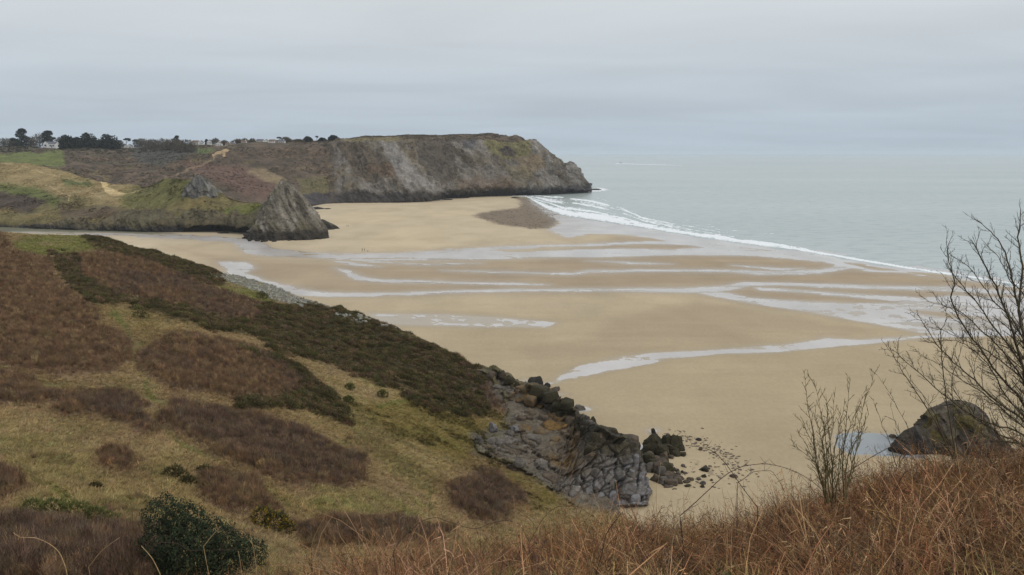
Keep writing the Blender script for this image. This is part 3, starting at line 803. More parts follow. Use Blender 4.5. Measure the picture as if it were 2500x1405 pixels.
C = paint(C, msk([(150, 432), (220, 440), (230, 452), (160, 452)]), lin(96, 100, 60))
C = paint(C, msk([(290, 470), (380, 440), (460, 428), (470, 450), (440, 490), (380, 510), (300, 505)], 10) * 0.65, lin(96, 97, 54))
C = paint(C, msk([(560, 500), (640, 497), (650, 525), (600, 535), (540, 520)], 6) * 0.8, lin(94, 98, 50))
C = paint(C, sstep(2.6, 0.8, line_d([(112, 447), (150, 468), (172, 478), (168, 492)], X, Y + n_mid * 2)) * 0.8, lin(164, 146, 110))
C = paint(C, sstep(2.4, 0.8, line_d([(205, 462), (228, 474), (247, 486)], X, Y + n_mid * 2)) * 0.7, lin(160, 142, 108))
C = paint(C, sstep(2.4, 0.8, line_d([(372, 445), (345, 458), (320, 468), (300, 476), (270, 478)], X, Y + n_mid * 2)) * 0.8, lin(172, 152, 114))
C = paint(C, sstep(2.0, 0.6, line_d([(0, 400), (40, 404), (75, 418), (140, 430), (200, 440)], X, Y + n_mid * 2)) * 0.6, lin(160, 144, 108))
for poly in ([(245, 437), (270, 438), (281, 447), (283, 457), (250, 456)], [(252, 461), (275, 464), (288, 468), (303, 474), (270, 478), (258, 472)]):
    C = paint(C, sstep(-2, 2, sdf(poly, X + 3 * n_mid, Y + 2 * n_mid)), lin(192, 170, 126))
C = paint(C, msk([(-300, 466), (0, 468), (60, 474), (115, 492), (70, 512), (-300, 516)]), lin(72, 61, 52))
C = paint(C, msk([(140, 500), (250, 500), (300, 512), (260, 530), (150, 525)], 8) * 0.8, lin(84, 70, 58))
rk = sstep(-1.5, 1.5, 10 + 14 * n_big + 6 * n_mid - wz - 4 * sstep(300, 100, X)) * sstep(-200, 100, X + 300)
C = paint(C, rk * 0.7, lin(88, 80, 68))
C = paint(C, sstep(1.6, -1.6, wz - 2.5 - 3.0 * sstep(300, 560, X) - 4.0 * n_mid), lin(54, 51, 48))
st = wx + 0.6 * wz
amp = 1.1 * n_mid + 3.2 * n_big + 0.35 * n_fine + rk * (2.8 * ridged(st / 7, wy / 20, wz / 25, 3, seed=231) + 1.2 * n_fine)
P = P + Nn * (amp * sstep(0, 4, np.arange(P.shape[1]))[None, :])[..., None]
M_RIDGE = mat_attr("ridge_grass", 0.7, 0.72, 1.28, 0.95, 0.5, 0.5, 0.12)
o = link("grass_ridge", mesh_np("grass_ridge", P.reshape(-1, 3), grid_faces(*P.shape[:2]), {"Col": C.reshape(-1, 3)}), M_RIDGE, smooth=True)
tag(o, "green and straw dune ridge with a dark rocky foot along the river", "ridge", kind="structure")
RIDP, RIDC, RIDX, RIDY = P, C, X, Y

# ------------------------------------------------------------------ crags
def crag(name, prof, Dc, depth, label, amp, tilt, wl, cols, seed, na=150, nh=110, foot=-2.0, tide=4.0, lean=0.0, facet=1.0):
    """prof: (py, left px, right px) from the summit down; rings round an upright axis at distance Dc"""
    prof = np.array(prof, float)
    q = np.linspace(0, 1, nh) ** 0.9
    s = np.linspace(0, 1, len(prof))
    pr = pchip(s, prof, q)
    zl = at(pr[:, 1], pr[:, 0], Dc); zr = at(pr[:, 2], pr[:, 0], Dc)
    cxw, hw, zz = (zl[:, 0] + zr[:, 0]) / 2, (zr[:, 0] - zl[:, 0]) / 2, zl[:, 2]
    zz = zz + np.linspace(0, 1, nh) ** 6 * (foot - zz[-1])
    th = np.linspace(0, 2 * np.pi, na + 1)[:-1]
    ca, sa = np.cos(th), np.sin(th)
    ca_, sa_ = np.sign(ca) * np.abs(ca) ** 0.85, np.sign(sa) * np.abs(sa) ** 0.85
    Px = cxw[:, None] + hw[:, None] * ca_; Py = Dc + depth * hw[:, None] * sa_ + lean * (zz[:, None] - zz[-1]); Pz = np.repeat(zz[:, None], na, 1)
    st = Px + tilt * Pz
    d = amp * (ridged(st / wl, Py / (wl * 1.3), (Pz - tilt * Px) / (wl * 5), 4, 0.55, seed) + 0.6 * fbm(Px / (wl * 0.4), Py / (wl * 0.4), Pz / (wl * 0.5), 4, 0.65, seed + 7) + 0.35 * ridged(st / (wl * .35), Py / wl, (Pz - tilt * Px) / (wl * 3), 2, .5, seed + 11))
    cr_, ce_, ct_ = cells(st / (wl * 0.85), Py / wl, (Pz - 0.3 * Px) / (wl * 1.5), seed + 13)
    cr2, ce2, ct2 = cells(st / (wl * 0.35), Py / (wl * 0.5), (Pz - 0.3 * Px) / (wl * 0.6), seed + 17)
    d = (1 - 0.45 * facet) * d + facet * amp * (0.5 * cr_ + 0.9 * ct_ + 0.16 * cr2 + 0.3 * ct2 - 0.25 * sstep(0.08, 0.0, ce_))
    d = d * (0.08 + 0.92 * sstep(0, 0.6, q))[:, None] * sstep(0, 0.05, q)[:, None]
    Px = Px + d * ca; Py = Py + d * sa * 0.9
    Pz = Pz + 0.25 * amp * fbm(Px / 2, Py / 2, Pz / 2, 3, 0.6, seed + 9) * sstep(0, 0.1, q)[:, None]
    base, dark, pale, moss = cols
    shp = Px.shape
    nz = fbm(st / (wl * 0.35), Py / wl, (Pz - tilt * Px) / (wl * 3), 4, 0.6, seed + 3)
    nb = fbm(Px / wl, Py / wl, Pz / wl, 4, 0.6, seed + 5)
    Cc = np.broadcast_to(base, shp + (3,)).copy()
    Cc = paint(Cc, sstep(-0.05, 0.45, nz) * 0.8, pale)
    Cc = paint(Cc, sstep(0.05, -0.4, nz) * 0.9, dark)
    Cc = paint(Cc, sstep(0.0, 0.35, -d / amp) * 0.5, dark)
    Cc = paint(Cc, sstep(0.0, 0.4, nb) * 0.6, moss)
    Cc = paint(Cc, sstep(1.6, -1.2, Pz - tide - 2.0 * nb), dark * 0.75)
    i = np.arange(nh * na).reshape(nh, na)
    j = np.roll(i, -1, 1)
    F = np.stack([i[:-1], j[:-1], j[1:], i[1:]], -1).reshape(-1, 4)
    me = mesh_np(name, np.stack([Px, Py, Pz], -1).reshape(-1, 3), F[:, ::-1], {"Col": Cc.reshape(-1, 3)})
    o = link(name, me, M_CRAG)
    # the meshed rings sit in world space; put the origin at the foot
    c0 = Vector((float(cxw[-1]), Dc, 0.0)); me.transform(Matrix.Translation(-c0)); o.location = c0
    tag(o, label, "rock")
    return o
M_CRAG = mat_attr("crag_rock", 0.9, 0.66, 1.3, 0.9, 0.9, 0.5, 0.2)
GREYS = (lin(108, 102, 91), lin(66, 61, 54), lin(144, 138, 128), lin(94, 88, 64))
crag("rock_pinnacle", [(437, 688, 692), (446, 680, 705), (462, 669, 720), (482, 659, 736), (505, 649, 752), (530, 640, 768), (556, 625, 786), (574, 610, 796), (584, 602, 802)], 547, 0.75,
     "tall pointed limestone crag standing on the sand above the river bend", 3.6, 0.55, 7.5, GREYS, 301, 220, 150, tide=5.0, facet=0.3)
crag("boulder", [(536, 783, 790), (540, 776, 797), (548, 770, 812), (556, 766, 826), (561, 764, 832)], 612, 0.5,
     "low dark rock tailing off the seaward foot of the pointed crag", 0.9, 0.3, 3.0, (lin(78, 74, 64), lin(50, 48, 44), lin(96, 92, 80), lin(78, 76, 52)), 311, 80, 40, tide=2.0)
crag("rock_outcrop", [(428, 482, 487), (436, 472, 498), (450, 460, 514), (468, 449, 534), (486, 444, 552), (502, 444, 562)], 620, 0.6,
     "grey rock outcrop with a dark flank breaking through the grassy ridge", 1.6, 0.5, 5.0, (lin(100, 98, 94), lin(62, 62, 62), lin(128, 124, 120), lin(92, 88, 66)), 321, 120, 60, foot=10, tide=-50)
crag("sea_rock", [(978, 2330, 2345), (984, 2310, 2368), (996, 2292, 2385), (1020, 2266, 2400), (1048, 2256, 2418), (1080, 2246, 2440), (1120, 2240, 2462), (1160, 2236, 2480)], 152, 0.7,
     "dark mossy crag on the beach behind the bare tree's branches", 1.15, 0.4, 2.8, (lin(86, 78, 66), lin(48, 44, 40), lin(112, 104, 92), lin(104, 94, 42)), 331, 130, 90, tide=1.0)
crag("boulder", [(1038, 2236, 2246), (1050, 2216, 2262), (1068, 2196, 2272), (1090, 2180, 2282), (1112, 2172, 2290), (1140, 2166, 2296)], 150, 0.45,
     "low black rock sloping from the mossy crag down to the pool", 0.5, 0.5, 1.8, (lin(60, 56, 52), lin(36, 34, 34), lin(88, 84, 80), lin(64, 58, 42)), 341, 90, 50, tide=0.5)

# ================================================================== NEAR HILLSIDE (the scrubby spur on the left)
HILL = [
 (-200, [(1430, 32), (1250, 48), (1100, 66), (950, 92), (800, 125), (680, 165), (560, 215)]),
 (0,    [(1430, 32), (1250, 50), (1100, 68), (950, 94), (800, 128), (680, 170), (567, 225)]),
 (110,  [(1430, 32), (1250, 51), (1100, 70), (950, 96), (800, 131), (680, 175), (573, 229)]),
 (200,  [(1430, 33), (1250, 52), (1100, 72), (950, 98), (800, 135), (680, 180), (574, 232)]),
 (330,  [(1430, 34), (1250, 54), (1100, 75), (950, 102), (800, 141), (690, 183), (603, 228)]),
 (430,  [(1430, 36), (1250, 56), (1100, 77), (950, 105), (800, 146), (705, 184), (630, 225)]),
 (540,  [(1430, 38), (1250, 59), (1110, 80), (965, 108), (825, 146), (735, 182), (668, 218)]),
 (650,  [(1430, 40), (1250, 62), (1120, 82), (980, 110), (850, 145), (765, 180), (694, 212)]),
 (760,  [(1430, 43), (1260, 66), (1140, 86), (1015, 111), (895, 144), (805, 177), (737, 205)]),
 (900,  [(1430, 46), (1270, 70), (1160, 90), (1060, 112), (940, 143), (850, 172), (776, 196)]),
 (1040, [(1430, 52), (1290, 80), (1190, 97), (1090, 118), (990, 142), (905, 165), (832, 185)]),
 (1120, [(1430, 57), (1305, 84), (1210, 102), (1110, 122), (1020, 143), (945, 161), (870, 178)]),
 (1200, [(1430, 62), (1320, 88), (1230, 106), (1130, 127), (1050, 143), (985, 157), (912, 171)]),
 (1300, [(1430, 70), (1330, 92), (1250, 110), (1180, 122), (1105, 137), (1030, 151), (968, 162)]),
 (1420, [(1430, 80), (1340, 100), (1270, 115), (1215, 124), (1160, 134), (1105, 143), (1050, 151)]),
 (1560, [(1430, 88), (1350, 106), (1290, 118), (1245, 127), (1210, 133), (1180, 138), (1150, 143)]),
]
P, X, Y = loft2(HILL, 470, 420, ((6, 0.86), (20, 0.45), (45, 0)), foot=1.0, steep=20.0)
P[:, 0, 1] -= 6
Nn = grid_normals(P); Nn *= np.sign(Nn[..., 2:3] + 1e-6)
wx, wy, wz = P[..., 0], P[..., 1], P[..., 2]
n_big = fbm(wx / 22, wy / 22, 0, 4, seed=401); n_mid = fbm(wx / 6, wy / 6, 0, 4, 0.6, seed=411); n_fine = fbm(wx / 1.6, wy / 1.6, 0, 3, 0.6, seed=421)
pxm = FP / np.maximum(wy, 20)                                                     # how far one metre reaches in the picture, so outlines wander by metres
Xw, Yw = X + 1.1 * pxm * n_mid, Y + 0.6 * pxm * fbm(wx / 6 + 50, wy / 6, 0, 4, 0.6, seed=431)
SCRUB = [
 [(-250, 560), (0, 572), (36, 615), (119, 636), (130, 687), (223, 752), (230, 766), (238, 802), (317, 838), (317, 874), (252, 910), (119, 917), (72, 910), (0, 895), (-250, 880)],
 [(338, 874), (382, 842), (450, 834), (522, 831), (590, 849), (684, 874), (720, 910), (756, 939), (702, 968), (576, 978), (504, 957), (414, 950), (346, 903)],
 [(392, 1011), (432, 990), (540, 1004), (630, 1018), (720, 1054), (828, 1094), (886, 1130), (878, 1166), (828, 1191), (738, 1184), (666, 1173), (612, 1152), (522, 1112), (414, 1033)],
 [(108, 961), (200, 955), (288, 957), (324, 972), (382, 1040), (360, 1044), (252, 1015), (119, 990)],
 [(1094, 1204), (1148, 1156), (1170, 1136), (1212, 1150), (1218, 1176), (1276, 1211), (1270, 1230), (1228, 1262), (1180, 1275), (1148, 1256), (1110, 1230)],
 [(479, 1166), (540, 1159), (594, 1180), (630, 1209), (673, 1249), (648, 1256), (540, 1249), (497, 1224), (479, 1195)],
 [(252, 1108), (300, 1112), (335, 1130), (324, 1150), (262, 1144)],
 [(-250, 915), (60, 925), (110, 965), (60, 985), (-250, 990)],
 [(-250, 1290), (60, 1290), (200, 1295), (330, 1310), (400, 1340), (420, 1440), (-250, 1440)],
 [(-250, 1150), (0, 1155), (40, 1195), (20, 1225), (-250, 1230)],
 [(700, 1290), (900, 1275), (1100, 1300), (1060, 1330), (720, 1330)],
 [(1000, 885), (1100, 872), (1190, 912), (1228, 960), (1234, 1000), (1180, 992), (1100, 962)],
 [(130, 630), (250, 615), (400, 650), (520, 705), (640, 745), (700, 775), (640, 800), (500, 770), (400, 740), (260, 720), (170, 680)],
]
GORSE = [
 [(195, 568), (240, 574), (310, 598), (360, 612), (430, 628), (520, 660), (540, 690), (480, 690), (400, 655), (300, 628), (240, 605)],
 [(122, 615), (180, 629), (200, 680), (250, 715), (320, 730), (432, 752), (520, 775), (600, 790), (600, 815), (504, 800), (432, 778), (306, 745), (230, 748), (165, 694)],
 [(640, 750), (760, 745), (860, 765), (950, 800), (1040, 835), (1100, 865), (1160, 895), (1185, 930), (1150, 965), (1060, 960), (980, 945), (900, 925), (820, 895), (740, 870), (660, 850), (610, 810)],
 [(590, 858), (660, 870), (720, 905), (790, 945), (850, 1000), (850, 1042), (800, 1030), (760, 1000), (700, 1002), (600, 1004), (578, 985), (690, 975), (745, 950), (700, 905), (640, 885)],
 [(985, 960), (1060, 965), (1180, 960), (1190, 1000), (1130, 1012), (1050, 1000)],
]
GREEN = [
 [(30, 590), (60, 578), (200, 572), (262, 600), (200, 622), (100, 628), (50, 615)],
 [(480, 692), (560, 680), (650, 690), (690, 712), (660, 742), (600, 740), (540, 720)],
 [(740, 1200), (900, 1190), (1050, 1215), (1060, 1260), (900, 1275), (760, 1260)],
 [(640, 1020), (700, 1030), (800, 1070), (860, 1080), (820, 1090), (700, 1052)],
]
msk = lambda poly, soft=6: sstep(-soft, soft, sdf(poly, Xw, Yw))
Xs, Ys = X + 1.5 * pxm * n_mid + 0.4 * pxm * n_fine, Y + 0.8 * pxm * fbm(wx / 5 + 90, wy / 5, 0, 4, 0.65, seed=433)
w_scrub = np.max([sstep(-14, 10, sdf(p, Xs, Ys)) for p in SCRUB], 0); w_gorse = np.max([msk(p, 5) for p in GORSE], 0); w_green = np.max([msk(p, 10) for p in GREEN], 0)
w_gorse = np.max([sstep(-10, 10, sdf(p, Xs, Ys)) for p in GORSE], 0) * sstep(-0.4, 0.0, n_mid + 0.3); w_scrub = np.clip(w_scrub - 0.25 * sstep(0.1, 0.5, n_mid) * sstep(0.95, 0.4, w_scrub), 0, 1); w_scrub = np.maximum(w_scrub, 0.13 * sstep(0.22, 0.5, n_mid + 0.4 * n_big)); w_scrub *= 1 - 0.8 * w_gorse
w_gap = sstep(-0.45, 0.15, fbm(wx / 3.2, wy / 3.2, 0, 4, 0.65, seed=437) + 0.25)
w_scree = np.maximum(msk([(500, 668), (560, 668), (640, 692), (700, 702), (800, 742), (770, 757), (700, 738), (640, 716), (560, 690)], 5), msk([(780, 742), (860, 768), (960, 800), (900, 800), (820, 775)], 4) * 0.8)
C = np.broadcast_to(lin(130, 114, 80), X.shape + (3,)).copy()
C = paint(C, sstep(-0.1, 0.5, n_big), lin(120, 106, 68))
C = paint(C, 0.7 * sstep(0.0, 0.45, fbm(wx / 11 + 7, wy / 11, 0, 4, 0.6, seed=443)), lin(146, 128, 92))
C = paint(C, 0.6 * sstep(0.1, 0.45, fbm(wx / 8 - 7, wy / 8, 0, 4, 0.6, seed=445)) * 0.6, lin(98, 94, 56))
C = paint(C, sstep(0.05, 0.45, n_mid) * 0.6, lin(100, 94, 54))
C = paint(C, sstep(0.0, -0.5, n_mid) * 0.5, lin(112, 92, 70))
w_moss = msk([(850, 985), (1000, 965), (1180, 965), (1240, 1000), (1260, 1080), (1180, 1100), (1230, 1140), (1330, 1180), (1380, 1230), (1300, 1250), (1230, 1190), (1100, 1120), (950, 1060)], 20)
C = paint(C, w_moss * 0.75, lin(100, 90, 44))
C = paint(C, w_green * (0.8 * (Y < 760) + 0.42 * (Y >= 760)) * sstep(-0.6, 0.2, n_mid + 0.2), lin(94, 97, 48))
w_path = np.zeros(X.shape)
for ln, wd in (([(275, 765), (300, 800), (330, 850), (332, 890), (345, 925), (380, 985), (395, 1030)], 9), ([(0, 1110), (60, 1170), (130, 1212), (180, 1235)], 9), ([(395, 1035), (440, 1080), (560, 1140), (640, 1200), (700, 1245)], 8),
               ([(90, 930), (180, 945), (300, 950), (380, 980), (560, 1000)], 7), ([(920, 990), (1000, 975)], 5), ([(1056, 1190), (1040, 1230)], 5)):
    w_path = np.maximum(w_path, sstep(wd * 1.5, wd * 0.5, line_d(ln, Xw, Yw)) * sstep(-0.5, 0.2, n_mid + 0.2))
C = paint(C, w_path * 0.8 * (1 - w_gorse), lin(84, 92, 40))
w_halo = np.max([sstep(-60, 8, sdf(p, Xs, Ys) + 30 * n_mid) for p in SCRUB], 0)
C = paint(C, 0.65 * w_halo * (1 - w_green), lin(114, 92, 68))
C = paint(C, w_scrub * 0.92, lin(82, 67, 55))
west = np.maximum(sstep(330, 200, X) * sstep(1000, 920, Y), sstep(-0.1, 0.4, n_big) * 0.6)
C = paint(C, w_scrub * west, lin(98, 77, 58))
C = paint(C, w_gorse, lin(50, 46, 30))
C = paint(C, w_scree * 0.7, lin(128, 126, 112))
rock_z = sstep(-12, 12, sdf([(1160, 895), (1230, 905), (1700, 1100), (1700, 1300), (1400, 1235), (1300, 1170), (1160, 1100), (1140, 1060), (1230, 1040), (1225, 985)], Xw, Yw))
C = paint(C, rock_z * 0.9, lin(92, 86, 78))
amp = 0.5 * n_big + 0.22 * n_mid + 0.06 * n_fine + 0.35 * w_scrub + 0.3 * w_gorse - 0.2 * w_path + rock_z * 0.5 * ridged(wx / 3, wy / 3, wz / 2, 3, seed=441)
P = P + Nn * amp[..., None]
M_HILL = mat_attr("hillside_turf", 1.8, 0.7, 1.3, 0.95, 0.5, 0.25, 0.3)
o = link("hillside", mesh_np("hillside", P.reshape(-1, 3), grid_faces(*P.shape[:2]), {"Col": C.reshape(-1, 3)}), M_HILL, smooth=True)
tag(o, "steep hillside of straw grass, brown scrub and gorse dropping to the beach", "hillside", kind="structure")
HILP = P

HILL_MOSS = w_moss * (1 - w_scrub) * sstep(0.05, 0.3, fbm(wx / 4 + 3, wy / 4, 0, 4, 0.6, seed=461))
# ------------------------------------------------------------------ clumps the growth is made of
rr = random.Random(5)
M_BLADE = mat_tint("grass_blades", 0.7, 1.35)
M_TWIG = mat_tint("scrub_twigs", 0.65, 1.35)
M_SPRIG = mat_tint("gorse_sprigs", 0.6, 1.4)
M_FERN = mat_tint("dead_bracken", 0.55, 1.5)
def blade(mb, p, d, L, w, bend, seg=2):
    p = Vector(p); d = Vector(d).normalized()
    side = d.cross(Vector((rr.uniform(-1, 1), rr.uniform(-1, 1), 0.2))).normalized() * w
    prev = (p - side, p + side); q = p.copy()
    for i in range(seg):
        d = (d + bend / seg).normalized(); q = q + d * (L / seg); k = 1 - (i + 1) / seg
        cur = (q - side * k, q + side * k)
        if k > 0.01: mb.face((prev[0], prev[1], cur[1], cur[0]))
        else: mb.face((prev[0], prev[1], q))
        prev = cur
def proto(name, fn, n, mat):
    objs = []
    for i in range(n):
        mb = MB(); fn(mb)
        objs.append(bpy.data.objects.new(name, mb.mesh(name, mat)))
    return proto_coll(name, objs)
def f_tuft(mb):
    for i in range(26):
        a = rr.uniform(0, 6.28); r = rr.uniform(0, 0.28)
        blade(mb, (r * math.cos(a), r * math.sin(a), -0.03), (math.cos(a) * rr.uniform(0.1, 0.8), math.sin(a) * rr.uniform(0.1, 0.8), 1), rr.uniform(0.25, 0.5), 0.018, Vector((math.cos(a) * 0.8, math.sin(a) * 0.8, -0.6)))
def f_scrub(mb):
    for i in range(22):
        a = rr.uniform(0, 6.28); r = rr.uniform(0, 0.4)
        p = Vector((r * math.cos(a), r * math.sin(a), -0.05)); d = Vector((rr.uniform(-.35, .35), rr.uniform(-.35, .35), 1)).normalized(); L = rr.uniform(0.6, 1.05)
        blade(mb, p, d, L, 0.012, Vector((rr.uniform(-.3, .3), rr.uniform(-.3, .3), 0)))
        for k in range(4):
            q = p + d * L * rr.uniform(0.35, 0.9)
            blade(mb, q, d + Vector((rr.uniform(-.8, .8), rr.uniform(-.8, .8), 0.1)), rr.uniform(0.15, 0.35), 0.009, Vector((0, 0, .3)), 1)
def f_gorse(mb):
    for i in range(210):
        v = Vector((rr.gauss(0, 1), rr.gauss(0, 1), abs(rr.gauss(0, 0.8)))).normalized()
        p = v * rr.uniform(0.25, 0.62); p.z *= 0.85
        blade(mb, p, v + Vector((rr.uniform(-.5, .5), rr.uniform(-.5, .5), rr.uniform(-.1, .7))), rr.uniform(0.12, 0.26), 0.03, Vector((0, 0, .2)), 1)
    for i in range(30):
        a = rr.uniform(0, 6.28)
        blade(mb, (0, 0, 0), (math.cos(a), math.sin(a), rr.uniform(.4, 1.5)), 0.5, 0.04, Vector((0, 0, 0)), 1)
K_TUFT = proto("grass_tuft", f_tuft, 5, M_BLADE); K_SCRUB = proto("scrub_clump", f_scrub, 5, M_TWIG); K_GORSE = proto("gorse_clump", f_gorse, 5, M_SPRIG)

rng = np.random.default_rng(3)
seen = np.ones(X.shape); seen[:, -3:] = 0.0; seen[:, :1] = 0
den = np.clip((95.0 / np.maximum(wy, 30)) ** 1.4, 0.22, 3.0)
def tints(c, n, k=0.18):
    v = 1 + k * rng.standard_normal((n, 1)); h = 1 + 0.06 * rng.standard_normal((n, 3))
    return np.clip(c * v * h, 0.003, 1)
def grow_on(name, coll, N, weight, colf, s0, s1, label, cat, tilt=0.25, P=P, C=C, sink=0.0, zs=1.0, hgt=None):
    pts, i, j = sample_surface(P, N, weight, rng)
    pts[:, 2] -= sink
    hs = hgt[i, j] if hgt is not None else 1.0
    rot = np.stack([rng.normal(0, tilt, N), rng.normal(0, tilt, N), rng.uniform(0, 6.28, N)], 1)
    s = rng.uniform(s0, s1, N) * hs
    s3 = np.stack([s, s, s * zs * rng.uniform(0.8, 1.25, N)], 1)
    return scatter(name, pts, rot, s3, tints(colf(C[i, j], N), N), coll, label, cat)
w_open = np.maximum(1 - w_scrub, 0.3 + 0.4 * (1 - w_gap)) * (1 - w_gorse) * (1 - 0.8 * rock_z) * (1 - 0.7 * w_path) * (1 - 0.7 * w_scree)
grow_on("grass", K_TUFT, 90000, seen * den * w_open * sstep(-0.7, 0.2, n_mid + 0.25), lambda c, n: np.clip(c * 1.55, 0, 0.5), 0.5, 1.25, "tussocky straw and olive grass covering the open hillside", "grass")
def scrubcol(c, n):
    k = rng.random((n, 1))
    warmth = sstep(lin(80, 0, 0)[0], lin(94, 0, 0)[0], c[:, :1])
    a = np.where(k < 0.3, lin(118, 100, 84), np.where(k < 0.7, lin(102, 86, 75), np.where(k < 0.88, lin(88, 75, 66), lin(124, 98, 72))))
    b = np.where(k < 0.4, lin(136, 110, 82), np.where(k < 0.7, lin(114, 92, 72), np.where(k < 0.88, lin(98, 80, 66), lin(152, 128, 92))))
    return a * (1 - warmth) + b * warmth
grow_on("scrub", K_SCRUB, 46000, seen * den * w_scrub * (0.25 + 0.75 * w_gap) * (1 - rock_z), scrubcol, 0.45, 0.95, "leafless purple-brown scrub growing in dense patches", "scrub", 0.22, hgt=(0.45 + 0.55 * w_scrub) * (0.75 + 0.7 * sstep(-0.4, 0.5, fbm(wx / 2.5, wy / 2.5, 0, 3, 0.6, seed=439))))
def gorsecol(c, n):
    k = rng.random((n, 1))
    return np.where(k < 0.4, lin(92, 86, 54), np.where(k < 0.65, lin(74, 72, 44), np.where(k < 0.8, lin(104, 88, 66), lin(112, 92, 72))))
grow_on("gorse_cover", K_GORSE, 24000, seen * den ** 0.6 * np.maximum(w_gorse, 0.0), gorsecol, 0.6, 1.15, "dark olive gorse blanketing the bands across the hillside", "gorse", 0.2, sink=0.15, hgt=0.55 + 0.95 * sstep(-0.25, 0.45, fbm(wx / 2.2, wy / 2.2, 0, 3, 0.6, seed=451)))

grow_on("low_bushes", K_GORSE, 2600, seen * HILL_MOSS, lambda c, n: np.where(rng.random((n, 1)) < .5, lin(96, 88, 48), lin(78, 70, 42)) * rng.uniform(.8, 1.3, (n, 1)), 0.3, 0.8, "low olive bushes and moss cushions on the slope above the ledge", "bushes", 0.3, sink=0.1, zs=0.7)

# ================================================================== ROCK LEDGE, made of jointed blocks
def block_mesh(name, seed, sub=4, rnd=5.0, nz=0.16, taper=0.1, chips=7, cut=0.72):
    """a weathered block: rounded box broken up by noise, about one metre across"""
    g = np.linspace(-1, 1, sub + 1)
    vs, fs = [], []
    for ax in range(3):
        for sg in (-1, 1):
            a, bb = np.meshgrid(g, g, indexing='ij')
            p = np.zeros(a.shape + (3,)); p[..., ax] = sg; p[..., (ax + 1) % 3] = a; p[..., (ax + 2) % 3] = bb
            f = grid_faces(*a.shape, flip=(sg < 0)) + sum(len(v) for v in vs)
            vs.append(p.reshape(-1, 3)); fs.append(f)
    p = np.concatenate(vs); f = np.concatenate(fs)
    key = np.round(p, 4); uq, inv = np.unique(key, axis=0, return_inverse=True)
    p = uq; f = inv.ravel()[f]
    r = (np.abs(p) ** rnd).sum(1) ** (1 / rnd)
    p = p / r[:, None]
    rg = np.random.default_rng(seed)
    for _ in range(chips):
        nn = rg.standard_normal(3); nn /= np.linalg.norm(nn)
        h = (p @ nn).max() * rg.uniform(cut, 0.93)
        p = p - np.maximum(p @ nn - h, 0)[:, None] * nn
    d = nz * fbm(p[:, 0] * 1.3 + 9 * seed, p[:, 1] * 1.3, p[:, 2] * 1.3, 3, 0.6, seed)
    p = p * (1 + d[:, None]) + 0.05 * rg.standard_normal(p.shape) * (sub > 6)
    p[:, :2] *= (1 - taper * p[:, 2:3])
    return mesh_np(name, p * 0.5, f)
BLOCKS = [block_mesh("rock_block", 500 + i, 5, 14.0, 0.10) for i in range(10)]
LUMPS = [block_mesh("boulder", 600 + i, 8, 3.5, 0.22, 0.2, 12, 0.55) for i in range(10)]
def rk_mat(name, a, d, p, s=0.9): return mat_rock(name, lin(*a), lin(*d), lin(*p), s, (1, 1, 2.2), 0.9, 0.7, 0.12)
R_GREY = rk_mat("ledge_grey", (104, 98, 90), (70, 65, 60), (128, 122, 114))
R_BROWN = rk_mat("ledge_brown", (94, 82, 68), (62, 54, 46), (116, 106, 92))
R_OCHRE = rk_mat("ledge_ochre", (108, 88, 54), (82, 72, 60), (112, 104, 92))
R_WEED = rk_mat("ledge_weed", (62, 58, 38), (40, 37, 28), (88, 82, 60), 2.0)
R_PALE = rk_mat("ledge_pale", (122, 120, 122), (84, 80, 78), (158, 156, 158))
R_DARK = rk_mat("boulder_dark", (52, 48, 42), (34, 32, 30), (76, 72, 62), 2.0)
def put(me, name, loc, size, rot, mat, parent=None, shift=None):
    o = bpy.data.objects.new(name, me)
    COLL.objects.link(o)
    if not me.materials: me.materials.append(R_GREY)
    o.material_slots[0].link = 'OBJECT'; o.material_slots[0].material = mat
    o.location = Vector(loc) - (Vector(parent.location) if parent else Vector((0, 0, 0)))
    o.scale = size; o.rotation_euler = rot
    if parent: o.parent = parent
    return o
HX, HY = X[:, 0], Y
def hill_at(px, py):
    """point of the hillside sheet that shows at a pixel"""
    i = int(np.clip(np.searchsorted(HX, px), 1, len(HX) - 2))
    col = Y[i, 1:-3]; j = int(np.argmin(np.abs(col - py))) + 1
    return HILP[i, j]
rb = random.Random(21)
ROCKPOLY = [(1165, 898), (1208, 900), (1268, 935), (1330, 950), (1372, 985), (1440, 1030), (1500, 1062), (1552, 1080), (1572, 1140), (1584, 1200), (1575, 1240), (1420, 1238), (1370, 1215), (1300, 1165), (1235, 1135),
            (1165, 1105), (1150, 1080), (1232, 1050), (1238, 1000), (1215, 950)]
def inpoly(x, y, poly=ROCKPOLY): return sdf(poly, np.array([float(x)]), np.array([float(y)]))[0]
ledge = empty("rock_ledge", hill_at(1400, 1150))
tag(ledge, "jointed grey and ochre rock ledge stepping down from the hillside to the sand", "rock")
bpy.context.view_layer.update()
gx, gy = np.meshgrid(np.arange(1120, 1616, 1.5), np.arange(884, 1262, 1.5), indexing='ij')
ig = np.clip(np.searchsorted(HX, gx[:, 0]), 1, len(HX) - 2)
Dg = np.zeros(gx.shape)
for a_ in range(gx.shape[0]):
    cy_, cd_ = Y[ig[a_], 1:-3], P[ig[a_], 1:-3, 1]
    Dg[a_] = np.interp(gx[0, 0] * 0 + gy[a_], cy_[::-1], cd_[::-1])
s_e = sdf(ROCKPOLY, gx + 5 * fbm(gx / 14, gy / 14, 0, 3, seed=701), gy + 5 * fbm(gx / 14, gy / 14, 5, 3, seed=702))
wallD = 124 + (gx - 1420) / 160 * 7 + (1235 - gy) * 0.05
wl_ = sstep(1385, 1450, gx + 0.25 * (gy - 1100))
